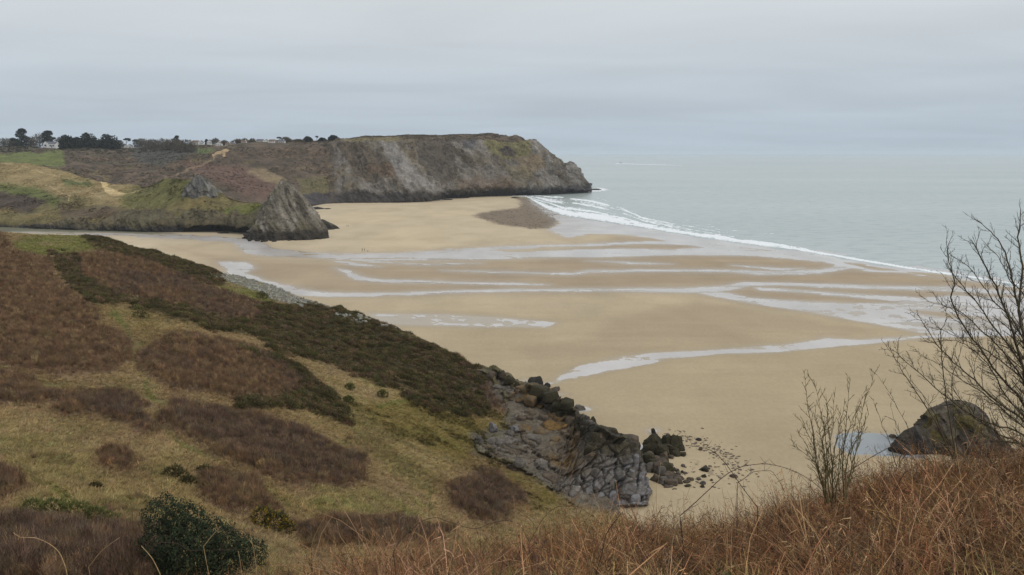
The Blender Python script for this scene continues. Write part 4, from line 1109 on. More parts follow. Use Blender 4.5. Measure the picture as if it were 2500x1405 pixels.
Dg = Dg * (1 - wl_) + np.minimum(wallD, ground_d(gy) - 0.3) * wl_
Dg = np.minimum(Dg, ground_d(gy) - 0.3)
Dl = Dg - 1.3 * sstep(-4, 10, s_e) * (1 - 0.6 * wl_) + 5.0 * sstep(3, -7, s_e)
Lp = at(gx, gy, Dl)
al_ = math.radians(-20)
la, lb_, lz = Lp[..., 0] * math.cos(al_) + Lp[..., 1] * math.sin(al_), -Lp[..., 0] * math.sin(al_) + Lp[..., 1] * math.cos(al_), Lp[..., 2]
tl = sstep(1370, 1420, gx + 0.35 * (gy - 1100))
wob = 0.35 * fbm(la / 3, lb_ / 3, lz / 3, 3, seed=711)
r1, e1, t1 = cells(la / 3.6 + wob, lb_ / 4.2 + 0.1 * lz, (lz + 0.35 * la * (1 - tl)) / 1.7 + wob, 720)
r2, e2, t2 = cells(la / 1.05 + wob, lb_ / 1.6, (lz + 0.35 * la * (1 - tl)) / 0.62 - wob, 740)
r3, e3, t3 = cells(la / 5.5, lb_ / 7, lz / 5.0, 760)
r4, e4, t4 = cells(la / 1.5 + 0.5 * wob, lb_ / 9.0, (lz + 0.1 * la) / 3.4, 780)          # tall joints of the lower buttress
disp = 0.95 * r3 + 0.9 * t3 + (0.6 * r1 + 0.9 * t1 - 0.4 * sstep(0.08, 0.0, e1)) * (1 - 0.4 * tl) + (0.10 * r2 + 0.22 * t2 - 0.12 * sstep(0.08, 0.0, e2)) + tl * (0.7 * r4 + 0.7 * t4 - 0.6 * sstep(0.10, 0.0, e4)) + 0.12 * fbm(la * 1.2, lb_ * 1.2, lz * 1.2, 3, 0.6, seed=790)
bed = (lz + 0.32 * la * (1 - tl)) / 1.7 + 0.5 * wob + 0.25 * r3
saw = bed - np.floor(bed)
disp = disp + (1.0 - 0.35 * tl) * (0.5 - saw) * sstep(0.0, 0.12, saw)
disp = disp * sstep(-12, 8, s_e)
Lp = Lp + disp[..., None] * np.array([0.35, -0.62, 0.55])
Lc = np.broadcast_to(lin(104, 98, 90), gx.shape + (3,)).copy()
nb_ = fbm(la / 4, lb_ / 4, lz / 4, 4, 0.6, seed=795); nf_ = fbm(la / 0.9, lb_ / 0.9, lz / 0.9, 3, 0.6, seed=797)
Lc = paint(Lc, sstep(0.0, 0.7, r1 + nb_), lin(92, 82, 68))
Lc = paint(Lc, sstep(0.1, 0.6, nf_ + 0.4 * r2) * 0.6, lin(132, 126, 118))
zo = sstep(-30, 25, sdf([(1265, 950), (1340, 945), (1390, 1000), (1425, 1060), (1430, 1150), (1385, 1160), (1350, 1100), (1300, 1050), (1270, 1000)], gx, gy) + 40 * nb_)
Lc = paint(Lc, zo * (0.35 + 0.5 * sstep(-0.3, 0.4, r1)), lin(122, 94, 50))
zw = sstep(-25, 20, sdf([(1300, 930), (1380, 980), (1460, 1020), (1560, 1060), (1590, 1120), (1560, 1130), (1500, 1110), (1430, 1080), (1390, 1030), (1340, 985)], gx, gy) + 36 * nb_)
Lc = paint(Lc, zw * 0.85, lin(60, 55, 38))
zp = sstep(-30, 30, sdf([(1400, 1170), (1470, 1120), (1575, 1130), (1600, 1250), (1420, 1250)], gx, gy) + 40 * nb_)
Lc = paint(Lc, zp * (0.35 + 0.45 * sstep(-0.2, 0.5, r2)), lin(122, 120, 121))
Lc = Lc * 0.86
zm = sstep(-16, 10, 6 - s_e + 10 * nb_) * sstep(1330, 1230, gx)
Lc = paint(Lc, zm * 0.7, lin(92, 86, 44))
Lc = paint(Lc, 0.5 * sstep(0.1, 0.0, saw), lin(50, 45, 40))
Lc = paint(Lc, 0.75 * np.maximum(sstep(0.10, 0.0, e1), np.maximum(0.7 * sstep(0.09, 0, e2), tl * sstep(0.09, 0, e4))), lin(44, 40, 36))
M_LEDGE = mat_attr("ledge_rock", 1.6, 0.68, 1.3, 0.9, 0.8, 0.15, 0.5)
lf = grid_faces(*gx.shape); lf = lf[(s_e.ravel()[lf] > -7).all(1)]
lu, li = np.unique(lf, return_inverse=True)
me = mesh_np("bedrock", Lp.reshape(-1, 3)[lu], li.reshape(-1, 4), {"Col": Lc.reshape(-1, 3)[lu]})
o = link("bedrock", me, M_LEDGE, ledge); o.location = -Vector(ledge.location)
# loose and projecting blocks that stand out singly
for i in range(100):
    jx, jy = rb.uniform(1150, 1590), rb.uniform(895, 1245)
    s = inpoly(jx, jy)
    if s < 2 or (s > 24 and rb.random() < 0.45): continue
    right = jx + 0.35 * (jy - 1100) > 1395
    a_, b2 = int((jx - 1120) / 1.5), int((jy - 884) / 1.5)
    p = Lp[a_, b2]; k = float(p[1]) / FP
    wpx, hpx = (rb.uniform(12, 22), rb.uniform(18, 34)) if right else (rb.uniform(16, 38), rb.uniform(12, 24))
    size = (wpx * k * 1.15, rb.uniform(1.0, 2.2), hpx * k * 1.15)
    rot = (rb.uniform(-0.12, 0.12) + (0.05 if right else 0.2), rb.uniform(-0.1, 0.1) + (0.0 if right else 0.22), math.radians(-20) + rb.uniform(-0.2, 0.2))
    u = rb.random()
    if zp[a_, b2] > 0.5: mt = R_PALE if u < 0.6 else R_GREY
    elif zw[a_, b2] > 0.5: mt = R_WEED if u < 0.75 else R_BROWN
    elif zo[a_, b2] > 0.5: mt = R_OCHRE if u < 0.5 else R_BROWN
    else: mt = R_GREY if u < 0.6 else R_BROWN
    put(BLOCKS[rb.randrange(10)], "rock_block", (p[0], p[1] + 0.25, p[2] - 0.1), size, rot, mt, ledge)
# weedy knobs along the seaward brink
for (jx, jy, w_, h_) in ((1228, 912, 16, 18), (1246, 925, 20, 18), (1262, 940, 14, 16), (1318, 952, 34, 20), (1345, 966, 30, 22), (1362, 990, 24, 22), (1372, 1012, 26, 16), (1398, 1022, 28, 18), (1420, 1030, 26, 18), (1446, 1030, 16, 14), (1470, 1058, 30, 22),
                         (1492, 1056, 28, 26), (1512, 1070, 26, 22), (1538, 1072, 34, 20), (1548, 1086, 24, 16), (1560, 1110, 18, 20), (1420, 1052, 40, 30), (1455, 1078, 40, 30)):
    D = float(hill_at(jx, jy + 8)[1]) - 1; p = at(jx, jy, D); k = D / FP
    put((BLOCKS if w_ > 22 else LUMPS)[rb.randrange(10)], "rock_block", (p[0], p[1], p[2] - 0.25 * h_ * k), (w_ * k * 1.3, w_ * k, h_ * k * 1.4), (rb.uniform(-.2, .2), rb.uniform(-.2, .2), rb.uniform(-.8, .3)), R_WEED if rb.random() < .8 else R_BROWN, ledge)

# boulders lying on the sand
def beach_rock(px, py, w_, h_, mt, label, name="boulder", group=None):
    p = gnd(px, py, 0.0); k = float(p[1]) / FP
    o = put(LUMPS[rb.randrange(10)], name, (p[0], p[1], p[2] + h_ * k * 0.28), (w_ * k, w_ * k * 0.8, h_ * k * 1.25), (rb.uniform(-.15, .15), rb.uniform(-.15, .15), rb.uniform(0, 6)), mt)
    return tag(o, label, "rock", group)
beach_rock(1305, 943, 42, 30, R_DARK, "large dark boulder in a puddle at the head of the silver channel")
beach_rock(1282, 943, 14, 12, R_DARK, "small dark stone between the large boulder and the ledge")
beach_rock(1338, 945, 20, 12, R_DARK, "low wet stone on the channel side of the large boulder")
beach_rock(1356, 953, 34, 8, R_BROWN, "flat brown rock just below the start of the silver channel")
beach_rock(1352, 975, 18, 7, R_BROWN, "thin flat stone close against the ochre blocks")
beach_rock(1392, 1005, 26, 12, R_BROWN, "ragged low rock, landward half of the pair in a puddle")
beach_rock(1416, 1001, 28, 14, R_GREY, "ragged low rock, seaward half of the pair in a puddle")
beach_rock(1448, 1033, 16, 18, R_WEED, "round weedy boulder at the lip of the ledge")
beach_rock(1595, 1059, 17, 15, R_DARK, "lone small rock ringed by a puddle above the weedy rocks")
beach_rock(1707, 1076, 18, 8, R_DARK, "low dark stone farthest out from the weedy rocks")
beach_rock(1711, 1100, 14, 11, R_BROWN, "small pointed stone on clean sand beside the arching bramble")
beach_rock(1720, 1151, 20, 12, R_DARK, "dark stone at the end of a line of gravel")
beach_rock(1790, 1166, 22, 9, R_BROWN, "flat stone showing between the bramble stems")
beach_rock(2180, 1068, 24, 9, R_BROWN, "flat brown rock on the far edge of the still pool")
wr = empty("weedy_rock", gnd(1612, 1112)); tag(wr, "mass of dark green weed-covered rocks standing on the sand off the ledge", "rock")
bpy.context.view_layer.update()
for (a_, b_, w_, h_) in ((1596, 1090, 44, 40), (1604, 1074, 24, 26), (1630, 1082, 40, 36), (1650, 1082, 38, 34), (1610, 1106, 44, 38), (1580, 1098, 26, 30), (1636, 1098, 40, 26), (1662, 1092, 20, 18), (1588, 1112, 26, 20), (1622, 1110, 30, 22), (1650, 1104, 26, 14), (1668, 1104, 24, 10), (1638, 1112, 18, 10)):
    p = gnd(a_, b_ + 8); k = float(p[1]) / FP
    put(LUMPS[rb.randrange(10)], "boulder", (p[0], p[1], h_ * k * 0.35), (w_ * k, w_ * k * 0.9, h_ * k * 1.2), (rb.uniform(-.3, .3), rb.uniform(-.3, .3), rb.uniform(0, 6)), R_WEED if b_ < 1108 else R_BROWN, wr)
wr = empty("broken_rock", gnd(1612, 1165)); tag(wr, "broken grey and brown rocks spilling over the sand below the weedy mass", "rock")
bpy.context.view_layer.update()
for i in range(64):
    if i < 14: a_, b_, w_, h_ = rb.uniform(1582, 1630), rb.uniform(1128, 1162), rb.uniform(18, 34), rb.uniform(16, 30)
    elif i < 26: a_, b_, w_, h_ = rb.uniform(1600, 1660), rb.uniform(1160, 1185), rb.uniform(14, 34), rb.uniform(10, 22)
    else: a_, b_ = rb.uniform(1620, 1740), rb.uniform(1138, 1192); w_, h_ = rb.uniform(8, 20), rb.uniform(5, 11)
    p = gnd(a_, b_); k = float(p[1]) / FP
    put((BLOCKS if i < 20 else LUMPS)[rb.randrange(10)], "boulder" if i > 20 else "rock_block", (p[0], p[1], h_ * k * 0.3), (w_ * k, w_ * k * 0.8, h_ * k * 1.2), (rb.uniform(-.2, .2), rb.uniform(-.2, .2), rb.uniform(-.6, .6)), rb.choice((R_GREY, R_BROWN, R_WEED, R_BROWN)), wr)

# boulders half sunk in the mossy slope above the ledge
for (a_, b_, w_, h_, mt, lb) in ((1203, 1052, 22, 28, R_PALE, "pale grey boulder perched upright on the mossy slope above the ledge"),
                             (1253, 1053, 26, 16, R_PALE, "pale flat boulder where the moss meets the ledge"),
                             (1165, 1082, 24, 20, R_GREY, "grey boulder lowest of the loose stones on the mossy slope"),
                             (1205, 1086, 26, 24, R_GREY, "blocky grey boulder directly below the pale perched one"),
                             (1252, 1140, 30, 18, R_BROWN, "brown capped boulder at the grass edge below the ledge")):
    p = hill_at(a_, b_); k = float(p[1]) / FP
    tag(put(LUMPS[rb.randrange(10)], "boulder", (p[0], p[1] - 0.5, p[2] + h_ * k * 0.3), (w_ * k, w_ * k * .9, h_ * k * 1.2), (0.1, 0.2, rb.uniform(0, 6)), mt), lb, "rock")
# pebble bank: loose pale stones, far too many to tell apart
stn = MB()
ptsS, iS, jS = sample_surface(HILP, 900, seen * w_scree, rng)
for q in ptsS:
    s = rng.uniform(0.12, 0.42)
    stn.box((q[0], q[1], q[2] + s * 0.3), (s * rng.uniform(.7, 1.3), s, s * 0.6), Matrix.Rotation(rng.uniform(0, 3), 3, 'Z') @ Matrix.Rotation(rng.uniform(-.5, .5), 3, 'X'), top=rng.uniform(.5, .9))
tag(stn.build("scree", mat_flat("scree_stone", lin(150, 148, 138), 0.9, 0.3, 0.8, lin(112, 110, 102))), "scree of small pale stones along the brink of the hillside", "scree", kind="stuff")

# ================================================================== HAZE (thin sea air)
mb = MB(); mb.box((0, 29000, 62), (59000, 29800, 66))
m = bpy.data.materials.new("sea_air"); m.use_nodes = True
m.node_tree.nodes.clear()
ho = m.node_tree.nodes.new("ShaderNodeOutputMaterial"); hv = m.node_tree.nodes.new("ShaderNodeVolumePrincipled")
hv.inputs["Color"].default_value = (0.78, 0.86, 0.95, 1); hv.inputs["Density"].default_value = 5.5e-5; hv.inputs["Anisotropy"].default_value = 0.0
m.node_tree.links.new(hv.outputs[0], ho.inputs["Volume"])
tag(mb.build("haze", m), "thin pale sea haze softening the horizon and far cliffs", "haze", kind="stuff")

# ================================================================== NEAR BANK (dead bracken and bramble in front of the camera)
BANK = [
 (-500, [(1780, 4.5), (1670, 7), (1600, 10), (1570, 12)]),
 (300,  [(1770, 4.5), (1660, 7), (1595, 10), (1560, 12)]),
 (700,  [(1730, 4.5), (1595, 7), (1515, 10), (1475, 12.5)]),
 (1000, [(1700, 4.5), (1545, 7), (1465, 10), (1420, 13)]),
 (1300, [(1700, 4.5), (1530, 7), (1442, 10), (1385, 14)]),
 (1600, [(1700, 4.5), (1515, 7), (1420, 10), (1345, 14)]),
 (1900, [(1680, 4.5), (1485, 7), (1378, 10), (1290, 14)]),
 (2200, [(1670, 4.5), (1435, 7), (1308, 10), (1208, 14)]),
 (2500, [(1660, 4.5), (1400, 7), (1262, 10), (1158, 14)]),
 (3000, [(1650, 4.5), (1380, 7), (1235, 10), (1130, 14)]),
]
BP, BX, BY = loft(BANK, 200, 90)
n0 = BP[:, :1].copy(); n0[..., 1] = -1.0; n0[..., 2] = 50.4
rows = [n0, BP]
for dD, dz in ((1.5, -1.2), (5, -5.5), (14, -15), (30, -31), (60, -50)):
    b = BP[:, -1:].copy(); b[..., 0] *= (b[..., 1] + dD) / b[..., 1]; b[..., 1] += dD; b[..., 2] += dz; rows.append(b)
BA = np.concatenate(rows, 1)
BA[..., 2] += 0.12 * fbm(BA[..., 0] / 1.5, BA[..., 1] / 1.5, 0, 3, seed=801)
BC = np.broadcast_to(lin(70, 52, 38), BA.shape[:2] + (3,)).copy()
BC = paint(BC, sstep(-0.1, 0.4, fbm(BA[..., 0] / 0.8, BA[..., 1] / 0.8, 0, 3, seed=811)), lin(96, 68, 46))
M_BANK = mat_attr("bank_litter", 14, 0.5, 1.5, 0.95, 0.8, 0.05, 3)
o = link("bank", mesh_np("bank", BA.reshape(-1, 3), grid_faces(*BA.shape[:2]), {"Col": BC.reshape(-1, 3)}), M_BANK, smooth=True)
tag(o, "near bank of leaf litter under the dead bracken", "bank", kind="structure")

def f_fern(mb):
    for i in range(20):
        a = rr.uniform(0, 6.28); r = rr.uniform(0, 0.25)
        p = Vector((r * math.cos(a), r * math.sin(a), -0.03)); d = Vector((rr.uniform(-.75, .75), rr.uniform(-.75, .75), 1)).normalized()
        L = rr.uniform(0.3, 0.95); n = 5; pts = [p]; dr = Vector((d.x, d.y, -0.6)) * rr.uniform(0.1, 1.5)
        for k in range(n - 1):
            d = (d + dr * 0.35 + Vector((rr.uniform(-.28, .28), rr.uniform(-.28, .28), rr.uniform(-.16, .16)))).normalized(); pts.append(pts[-1] + d * L / (n - 1))
        r0 = rr.uniform(0.0024, 0.0046) * (1.5 if rr.random() < 0.15 else 1)
        mb.tube(pts, [r0 * (1 - 0.7 * k / (n - 1)) for k in range(n)], 3)
        if rr.random() < 0.6:
            for k in range(6):
                q = pts[2].lerp(pts[4], rr.random())
                blade(mb, q, Vector((rr.uniform(-1, 1), rr.uniform(-1, 1), rr.uniform(-.8, .5))), rr.uniform(0.04, 0.11), 0.0035, Vector((0, 0, -.8)), 2)
def f_leafy(mb):
    for i in range(14):
        v = Vector((rr.uniform(-1, 1), rr.uniform(-1, 1), rr.uniform(0.1, 1))) * 0.14
        a = Vector((rr.uniform(-1, 1), rr.uniform(-1, 1), rr.uniform(-.3, .3))).normalized() * rr.uniform(.02, .045); c = a.cross(Vector((rr.uniform(-.4, .4), rr.uniform(-.4, .4), 1))).normalized() * a.length * 0.6
        mb.face((v - a, v - c, v + a * 1.1, v + c))
    for i in range(5): blade(mb, (0, 0, 0), (rr.uniform(-1, 1), rr.uniform(-1, 1), 1), .2, .004, Vector((0, 0, 0)), 1)
K_FERN = proto("bracken_clump", f_fern, 8, M_FERN)
K_LEAF = proto("bramble_leaf", f_leafy, 4, mat_tint("bramble_leaves", 0.7, 1.3, rough=0.5))
rng = np.random.default_rng(8)
bw = np.ones(BA.shape[:2]); bw[:, 0] = 0; bw[:, -4:] = 0; bw[:, -6:-4] = 0.8
bw *= (np.abs(BA[..., 0]) < 0.66 * np.maximum(BA[..., 1], 3) + 1.5) * sstep(3.5, 5, BA[..., 1])
bn = fbm(BA[..., 0] / 1.6, BA[..., 1] / 1.6, 0, 3, seed=821)
def ferncol(c, n):
    k = rng.random((n, 1))
    return np.where(k < 0.42, lin(138, 99, 68), np.where(k < 0.57, lin(172, 138, 96), np.where(k < 0.78, lin(96, 70, 55), np.where(k < 0.9, lin(126, 108, 84), lin(66, 54, 46)))))
grow_on("bracken", K_FERN, 7000, bw * (0.15 + 0.85 * sstep(-0.35, 0.2, bn)), ferncol, 0.55, 1.0, "tangle of dead red-brown bracken covering the near bank", "bracken", 0.6, P=BA, C=BC)
grow_on("bramble_leaves", K_LEAF, 380, bw * sstep(0.05, 0.35, -bn), lambda c, n: np.where(rng.random((n, 1)) < .6, lin(64, 76, 42), lin(104, 108, 56)), 0.7, 1.3, "sparse green leaves low among the bracken stems", "leaves", 0.3, P=BA, C=BC)
grow_on("bank_grass", K_TUFT, 900, bw * sstep(-0.1, 0.4, -bn), lambda c, n: np.where(rng.random((n, 1)) < .6, lin(150, 126, 84), lin(104, 104, 60)), 0.5, 0.9, "wisps of pale grass among the bracken on the near bank", "grass", 0.4, P=BA, C=BC)

# ------------------------------------------------------------------ single stems that stand out
M_BRAMBLE = mat_flat("bramble_bark", lin(74, 52, 44), 0.6, 0.3, 8, lin(58, 48, 36))
M_DEADSTEM = mat_flat("dead_stem", lin(190, 162, 120), 0.8, 0.25, 9, lin(160, 130, 92))
M_BARK = mat_flat("twig_bark", lin(70, 58, 48), 0.8, 0.3, 10, lin(84, 78, 54))
def smooth_pts(pts, n=5):
    P_ = np.array([tuple(p) for p in pts], float); t = np.arange(len(P_))
    return [Vector(v) for v in pchip(t, P_, np.linspace(0, len(P_) - 1, (len(P_) - 1) * n + 1))] if len(P_) > 2 else [Vector(p) for p in P_]
def stem(name, pix, D, r, mat, label, cat, thorns=True, D2=None):
    n = len(pix)
    pts = smooth_pts([V(x, y, D + (0 if D2 is None else (D2 - D) * i / (n - 1))) for i, (x, y) in enumerate(pix)])
    fl = np.argmin(np.hypot(BP[..., 0] - pts[0].x, BP[..., 1] - pts[0].y)); g = Vector(BP.reshape(-1, 3)[fl])
    if pts[0].z > g.z + 0.08:                                        # carry the stem down to where it roots
        pts = smooth_pts([g - Vector((0, 0, .05)), g.lerp(pts[0], 0.5) + Vector((0.03, 0.02, 0)), pts[0]])[:-1] + pts
    base = pts[0].copy()
    mb = MB(); k = len(pts)
    pts = [p - base for p in pts]
    mb.tube(pts, [r * (1 - 0.55 * i / (k - 1)) for i in range(k)], 5)
    if thorns:
        for i in range(2, k - 1):
            for _ in range(2):
                q = pts[i].lerp(pts[min(i + 1, k - 1)], rr.random()); d = Vector((rr.uniform(-1, 1), rr.uniform(-1, 1), rr.uniform(-.6, 1))).normalized()
                mb.tube([q, q + d * r * 3.2], [r * 0.5, r * 0.08], 3)
        for i in range(k // 5):
            q = pts[rr.randrange(2, k)]; d = Vector((rr.uniform(-1, 1), rr.uniform(-.5, .5), rr.uniform(.2, 1))).normalized()
            mb.tube([q, q + d * 0.05, q + d * 0.1 + Vector((0, 0, .02))], [r * .45, r * .35, r * .15], 4)
    o = mb.build(name, mat, None, True); o.location = base
    return tag(o, label, cat)
B = lambda *a: stem("bramble_stem", a[0], a[1], a[2], M_BRAMBLE, a[3], "bramble", D2=a[4] if len(a) > 4 else None)
B([(1850, 1240), (1812, 1190), (1786, 1152), (1765, 1125), (1745, 1106), (1722, 1095), (1690, 1090), (1674, 1088)], 9.5, 0.005, "bramble stem curving left over the sand towards the weedy rocks", 9.2)
B([(1660, 1260), (1700, 1225), (1732, 1195), (1762, 1168), (1790, 1149), (1823, 1137), (1857, 1133), (1895, 1137), (1934, 1149), (1975, 1170), (2010, 1200)], 9.0, 0.0055, "longest arching bramble crossing in front of the sand below the beach stones", 9.6)
B([(1800, 1180), (1818, 1168), (1838, 1153), (1862, 1150), (1880, 1150), (1900, 1172), (1915, 1200)], 9.6, 0.004, "short hooked bramble loop under the longest arch")
B([(2060, 1160), (2110, 1127), (2150, 1104), (2178, 1091), (2234, 1084), (2285, 1087), (2349, 1076), (2413, 1059), (2510, 1040)], 11.0, 0.006, "dark bramble stem laid across the foot of the mossy crag", 12.0)
B([(960, 1350), (975, 1323), (1001, 1297), (1036, 1270), (1062, 1264), (1100, 1276), (1161, 1291), (1199, 1278), (1228, 1272), (1263, 1278), (1292, 1323)], 8.5, 0.0045, "wavy dark bramble arching over the grassy hollow in two humps", 9.0)
B([(1050, 1340), (1050, 1304), (1047, 1260), (1049, 1230), (1055, 1201)], 8.8, 0.003, "thin upright dark shoot rising in front of the green hollow")
B([(90, 1420), (101, 1403), (162, 1353), (202, 1339), (259, 1317), (331, 1321)], 7.5, 0.004, "dark bramble arching from the bottom edge towards the evergreen bush", 8.5)
B([(345, 1400), (360, 1353), (389, 1326), (432, 1328), (470, 1345), (590, 1342), (640, 1360)], 8.0, 0.0045, "purplish bramble looping across the foot of the evergreen bush", 8.4)
B([(540, 1370), (552, 1300), (583, 1292), (612, 1310), (641, 1335)], 8.2, 0.004, "thin bramble hooping in front of the evergreen bush's far side")
B([(1290, 1330), (1330, 1262), (1362, 1238), (1400, 1235), (1450, 1262)], 9.0, 0.004, "bramble hoop against the foot of the rock ledge")
B([(1455, 1400), (1470, 1350), (1478, 1310), (1500, 1275), (1520, 1250)], 7.5, 0.006, "thick dark leaning stem in the bracken below the ledge")
B([(2180, 1210), (2200, 1170), (2215, 1150), (2250, 1148), (2290, 1165)], 10.0, 0.004, "bramble loop below the dark crag beside the small shrub")
Dd = lambda *a: stem("dead_stem", a[0], a[1], a[2], M_DEADSTEM, a[3], "stem", thorns=False)
Dd([(160, 1385), (144, 1349), (112, 1324), (79, 1313), (54, 1313), (32, 1301)], 7.0, 0.0045, "pale crooked dead stem at the lower left corner")
Dd([(216, 1385), (252, 1342), (292, 1313)], 7.5, 0.0035, "pale straight dead stem leaning towards the evergreen bush")
Dd([(390, 1400), (372, 1365), (345, 1333)], 7.5, 0.0055, "thick pale broken stem in front of the evergreen bush")
Dd([(497, 1335), (515, 1312), (540, 1285)], 8.0, 0.004, "pale slanting stem over the middle of the evergreen bush")
Dd([(620, 1345), (612, 1310), (608, 1274)], 8.0, 0.003, "pale upright stem at the seaward edge of the evergreen bush")
Dd([(590, 1400), (586, 1370), (582, 1347)], 7.5, 0.004, "short whitish stub low beside the evergreen bush")
Dd([(845, 1330), (828, 1304), (822, 1271)], 9.0, 0.0035, "white forked stem against the green hollow")
Dd([(1075, 1360), (1095, 1345), (1115, 1324)], 8.5, 0.005, "pale stick slanting up out of the bracken below the hollow")
Dd([(1313, 1282), (1325, 1262), (1333, 1246)], 9.0, 0.004, "short pale curved stem beside the brown scrub patch")
Dd([(1602, 1190), (1608, 1170), (1613, 1130)], 11.0, 0.003, "thin pale stem in front of the broken rocks")
Dd([(1770, 1230), (1765, 1205), (1762, 1190)], 8.5, 0.004, "cream broken stub under the longest bramble arch")
Dd([(2120, 1310), (2150, 1345), (2180, 1400)], 7.0, 0.004, "long tan stem sloping down through the bracken")

# ------------------------------------------------------------------ bare tree, sapling and shrub
def twigs(mb, pts, r, rg, L, depth, k_sides=4, every=0.16, up=0.35, rmin=0.0032):
    """side shoots along a limb, each with its own shoots, thinning towards the tips"""
    tot = sum((pts[i + 1] - pts[i]).length for i in range(len(pts) - 1)); walked = rg.uniform(0.15, 0.3) * tot; acc = 0; side = 1
    for i in range(len(pts) - 1):
        seg = pts[i + 1] - pts[i]; sl = seg.length
        while walked < acc + sl:
            f = (walked - acc) / sl; q = pts[i] + seg * f; w = walked / tot
            d = seg.normalized(); ax = Vector((rg.uniform(-1, 1), rg.uniform(-1, 1), rg.uniform(-1, 1))).normalized()
            perp = (ax - d * ax.dot(d)).normalized() * side; side = -side
            nd = (d + perp * rg.uniform(0.55, 0.95) + Vector((0, 0, up * 0.4))).normalized()
            ln = L * rg.uniform(0.5, 1.15) * (1 - 0.5 * w); sub = [q]; dd = nd
            for _ in range(4):
                dd = (dd + Vector((rg.uniform(-.22, .22), rg.uniform(-.22, .22), rg.uniform(-.1, .22) * 1.2 * up + rg.uniform(-.1, .14)))).normalized(); sub.append(sub[-1] + dd * ln / 4)
            rs = max(r * (1 - 0.75 * w) * 0.5, rmin)
            mb.tube(sub, [rs, rs * .85, rs * .7, rs * .55, max(rs * .5, rmin * .55)], k_sides if depth > 1 else 3)
            if depth > 1: twigs(mb, sub, rs, rg, ln * 0.55, depth - 1, 3, every * 0.8, up, rmin * 0.85)
            walked += every * rg.uniform(0.6, 1.5)
        acc += sl
def woody(name, limbs, base, trunk_r, label, cat, L, depth, seed, every=0.16, mat=None, up=0.35):
    rg = random.Random(seed)
    o = empty(name, base); tag(o, label, cat)
    bv = Vector(base)
    for pix, D0, D1, r in limbs:
        n = len(pix)
        pts = smooth_pts([V(x, y, D0 + (D1 - D0) * i / (n - 1)) for i, (x, y) in enumerate(pix)], 4)
        pts = [p - bv for p in pts]; k = len(pts)
        pts = [p + Vector((rg.uniform(-1, 1), rg.uniform(-1, 1), rg.uniform(-1, 1))) * 0.012 for p in pts]
        mb = MB(); mb.tube(pts, [r * (1 - 0.82 * i / (k - 1)) for i in range(k)], 6)
        twigs(mb, pts, r, rg, L, depth, 4, every, up)
        mb.build("branch", mat or M_BARK, o, True)
    return o
TB = (2560, 1190)
tree = woody("bare_tree", [
  ([(2560, 1190), (2540, 1060), (2512, 960), (2492, 880), (2470, 800), (2440, 720), (2400, 640), (2372, 585)], 13.0, 12.2, 0.030),
  ([(2575, 1190), (2560, 1050), (2525, 930), (2500, 830), (2488, 760), (2496, 650), (2486, 580), (2494, 512)], 13.2, 13.6, 0.034),
  ([(2555, 1180), (2520, 1040), (2490, 970), (2450, 930), (2400, 860), (2350, 790), (2322, 725), (2330, 690), (2318, 640), (2312, 592)], 12.8, 11.8, 0.020),
  ([(2550, 1180), (2510, 1040), (2440, 985), (2380, 930), (2330, 885), (2280, 830), (2240, 765)], 12.6, 11.6, 0.018),
  ([(2550, 1190), (2500, 1060), (2420, 1035), (2350, 1000), (2300, 960), (2230, 900), (2172, 848)], 12.4, 11.2, 0.016),
  ([(2550, 1190), (2505, 1090), (2440, 1060), (2380, 1020), (2335, 960), (2300, 930)], 12.2, 11.8, 0.014),
  ([(2565, 1170), (2545, 1000), (2500, 900), (2460, 840), (2420, 790), (2380, 735), (2345, 690), (2318, 655)], 13.4, 12.8, 0.020),
  ([(2575, 1170), (2550, 980), (2510, 860), (2480, 720), (2462, 650), (2448, 605), (2420, 565), (2388, 540)], 13.6, 13.8, 0.022),
  ([(2570, 1170), (2545, 1010), (2500, 930), (2455, 890), (2400, 850), (2350, 830), (2290, 800)], 13.4, 13.0, 0.016),
  ([(2580, 1170), (2570, 960), (2545, 800), (2520, 700), (2510, 600), (2500, 540)], 14.0, 14.4, 0.026),
  ([(2560, 1190), (2530, 1110), (2470, 1080), (2420, 1075), (2370, 1050), (2330, 1040)], 12.2, 11.6, 0.012),
  ([(2560, 1180), (2530, 1010), (2480, 900), (2440, 850), (2390, 800), (2340, 760), (2300, 745), (2262, 735)], 12.9, 12.4, 0.015),
  ([(2570, 1170), (2550, 1000), (2520, 880), (2470, 780), (2430, 740), (2400, 700), (2350, 640), (2322, 625)], 13.2, 13.0, 0.016),
  ([(2570, 1170), (2555, 960), (2530, 820), (2500, 720), (2470, 690), (2445, 640), (2410, 600)], 13.8, 13.5, 0.016),
  ([(2555, 1180), (2500, 1020), (2450, 960), (2420, 900), (2370, 850), (2320, 830), (2262, 838)], 12.5, 12.0, 0.013),
  ([(2555, 1180), (2520, 1070), (2460, 1010), (2400, 960), (2350, 930), (2300, 895), (2250, 870)], 12.6, 12.8, 0.013),
 ], V(2560, 1190, 13), 0.05, "large leafless tree leaning in from the far edge with fine dark branches", "tree", 0.52, 3, 41, 0.075)
woody("sapling", [
  ([(2335, 1120), (2315, 1000), (2302, 900), (2297, 820), (2310, 772), (2296, 742)], 11.0, 10.8, 0.009),
  ([(2330, 1120), (2265, 1000), (2213, 920), (2188, 880), (2168, 848)], 11.0, 10.4, 0.008),
  ([(2325, 1120), (2275, 995), (2240, 950), (2205, 892)], 11.0, 10.7, 0.006),
  ([(2340, 1120), (2330, 1030), (2322, 930), (2345, 860), (2350, 800)], 11.2, 11.4, 0.007),
 ], V(2330, 1120, 11), 0.02, "slender leafless sapling in front of the dark crag", "sapling", 0.30, 2, 43, 0.10)
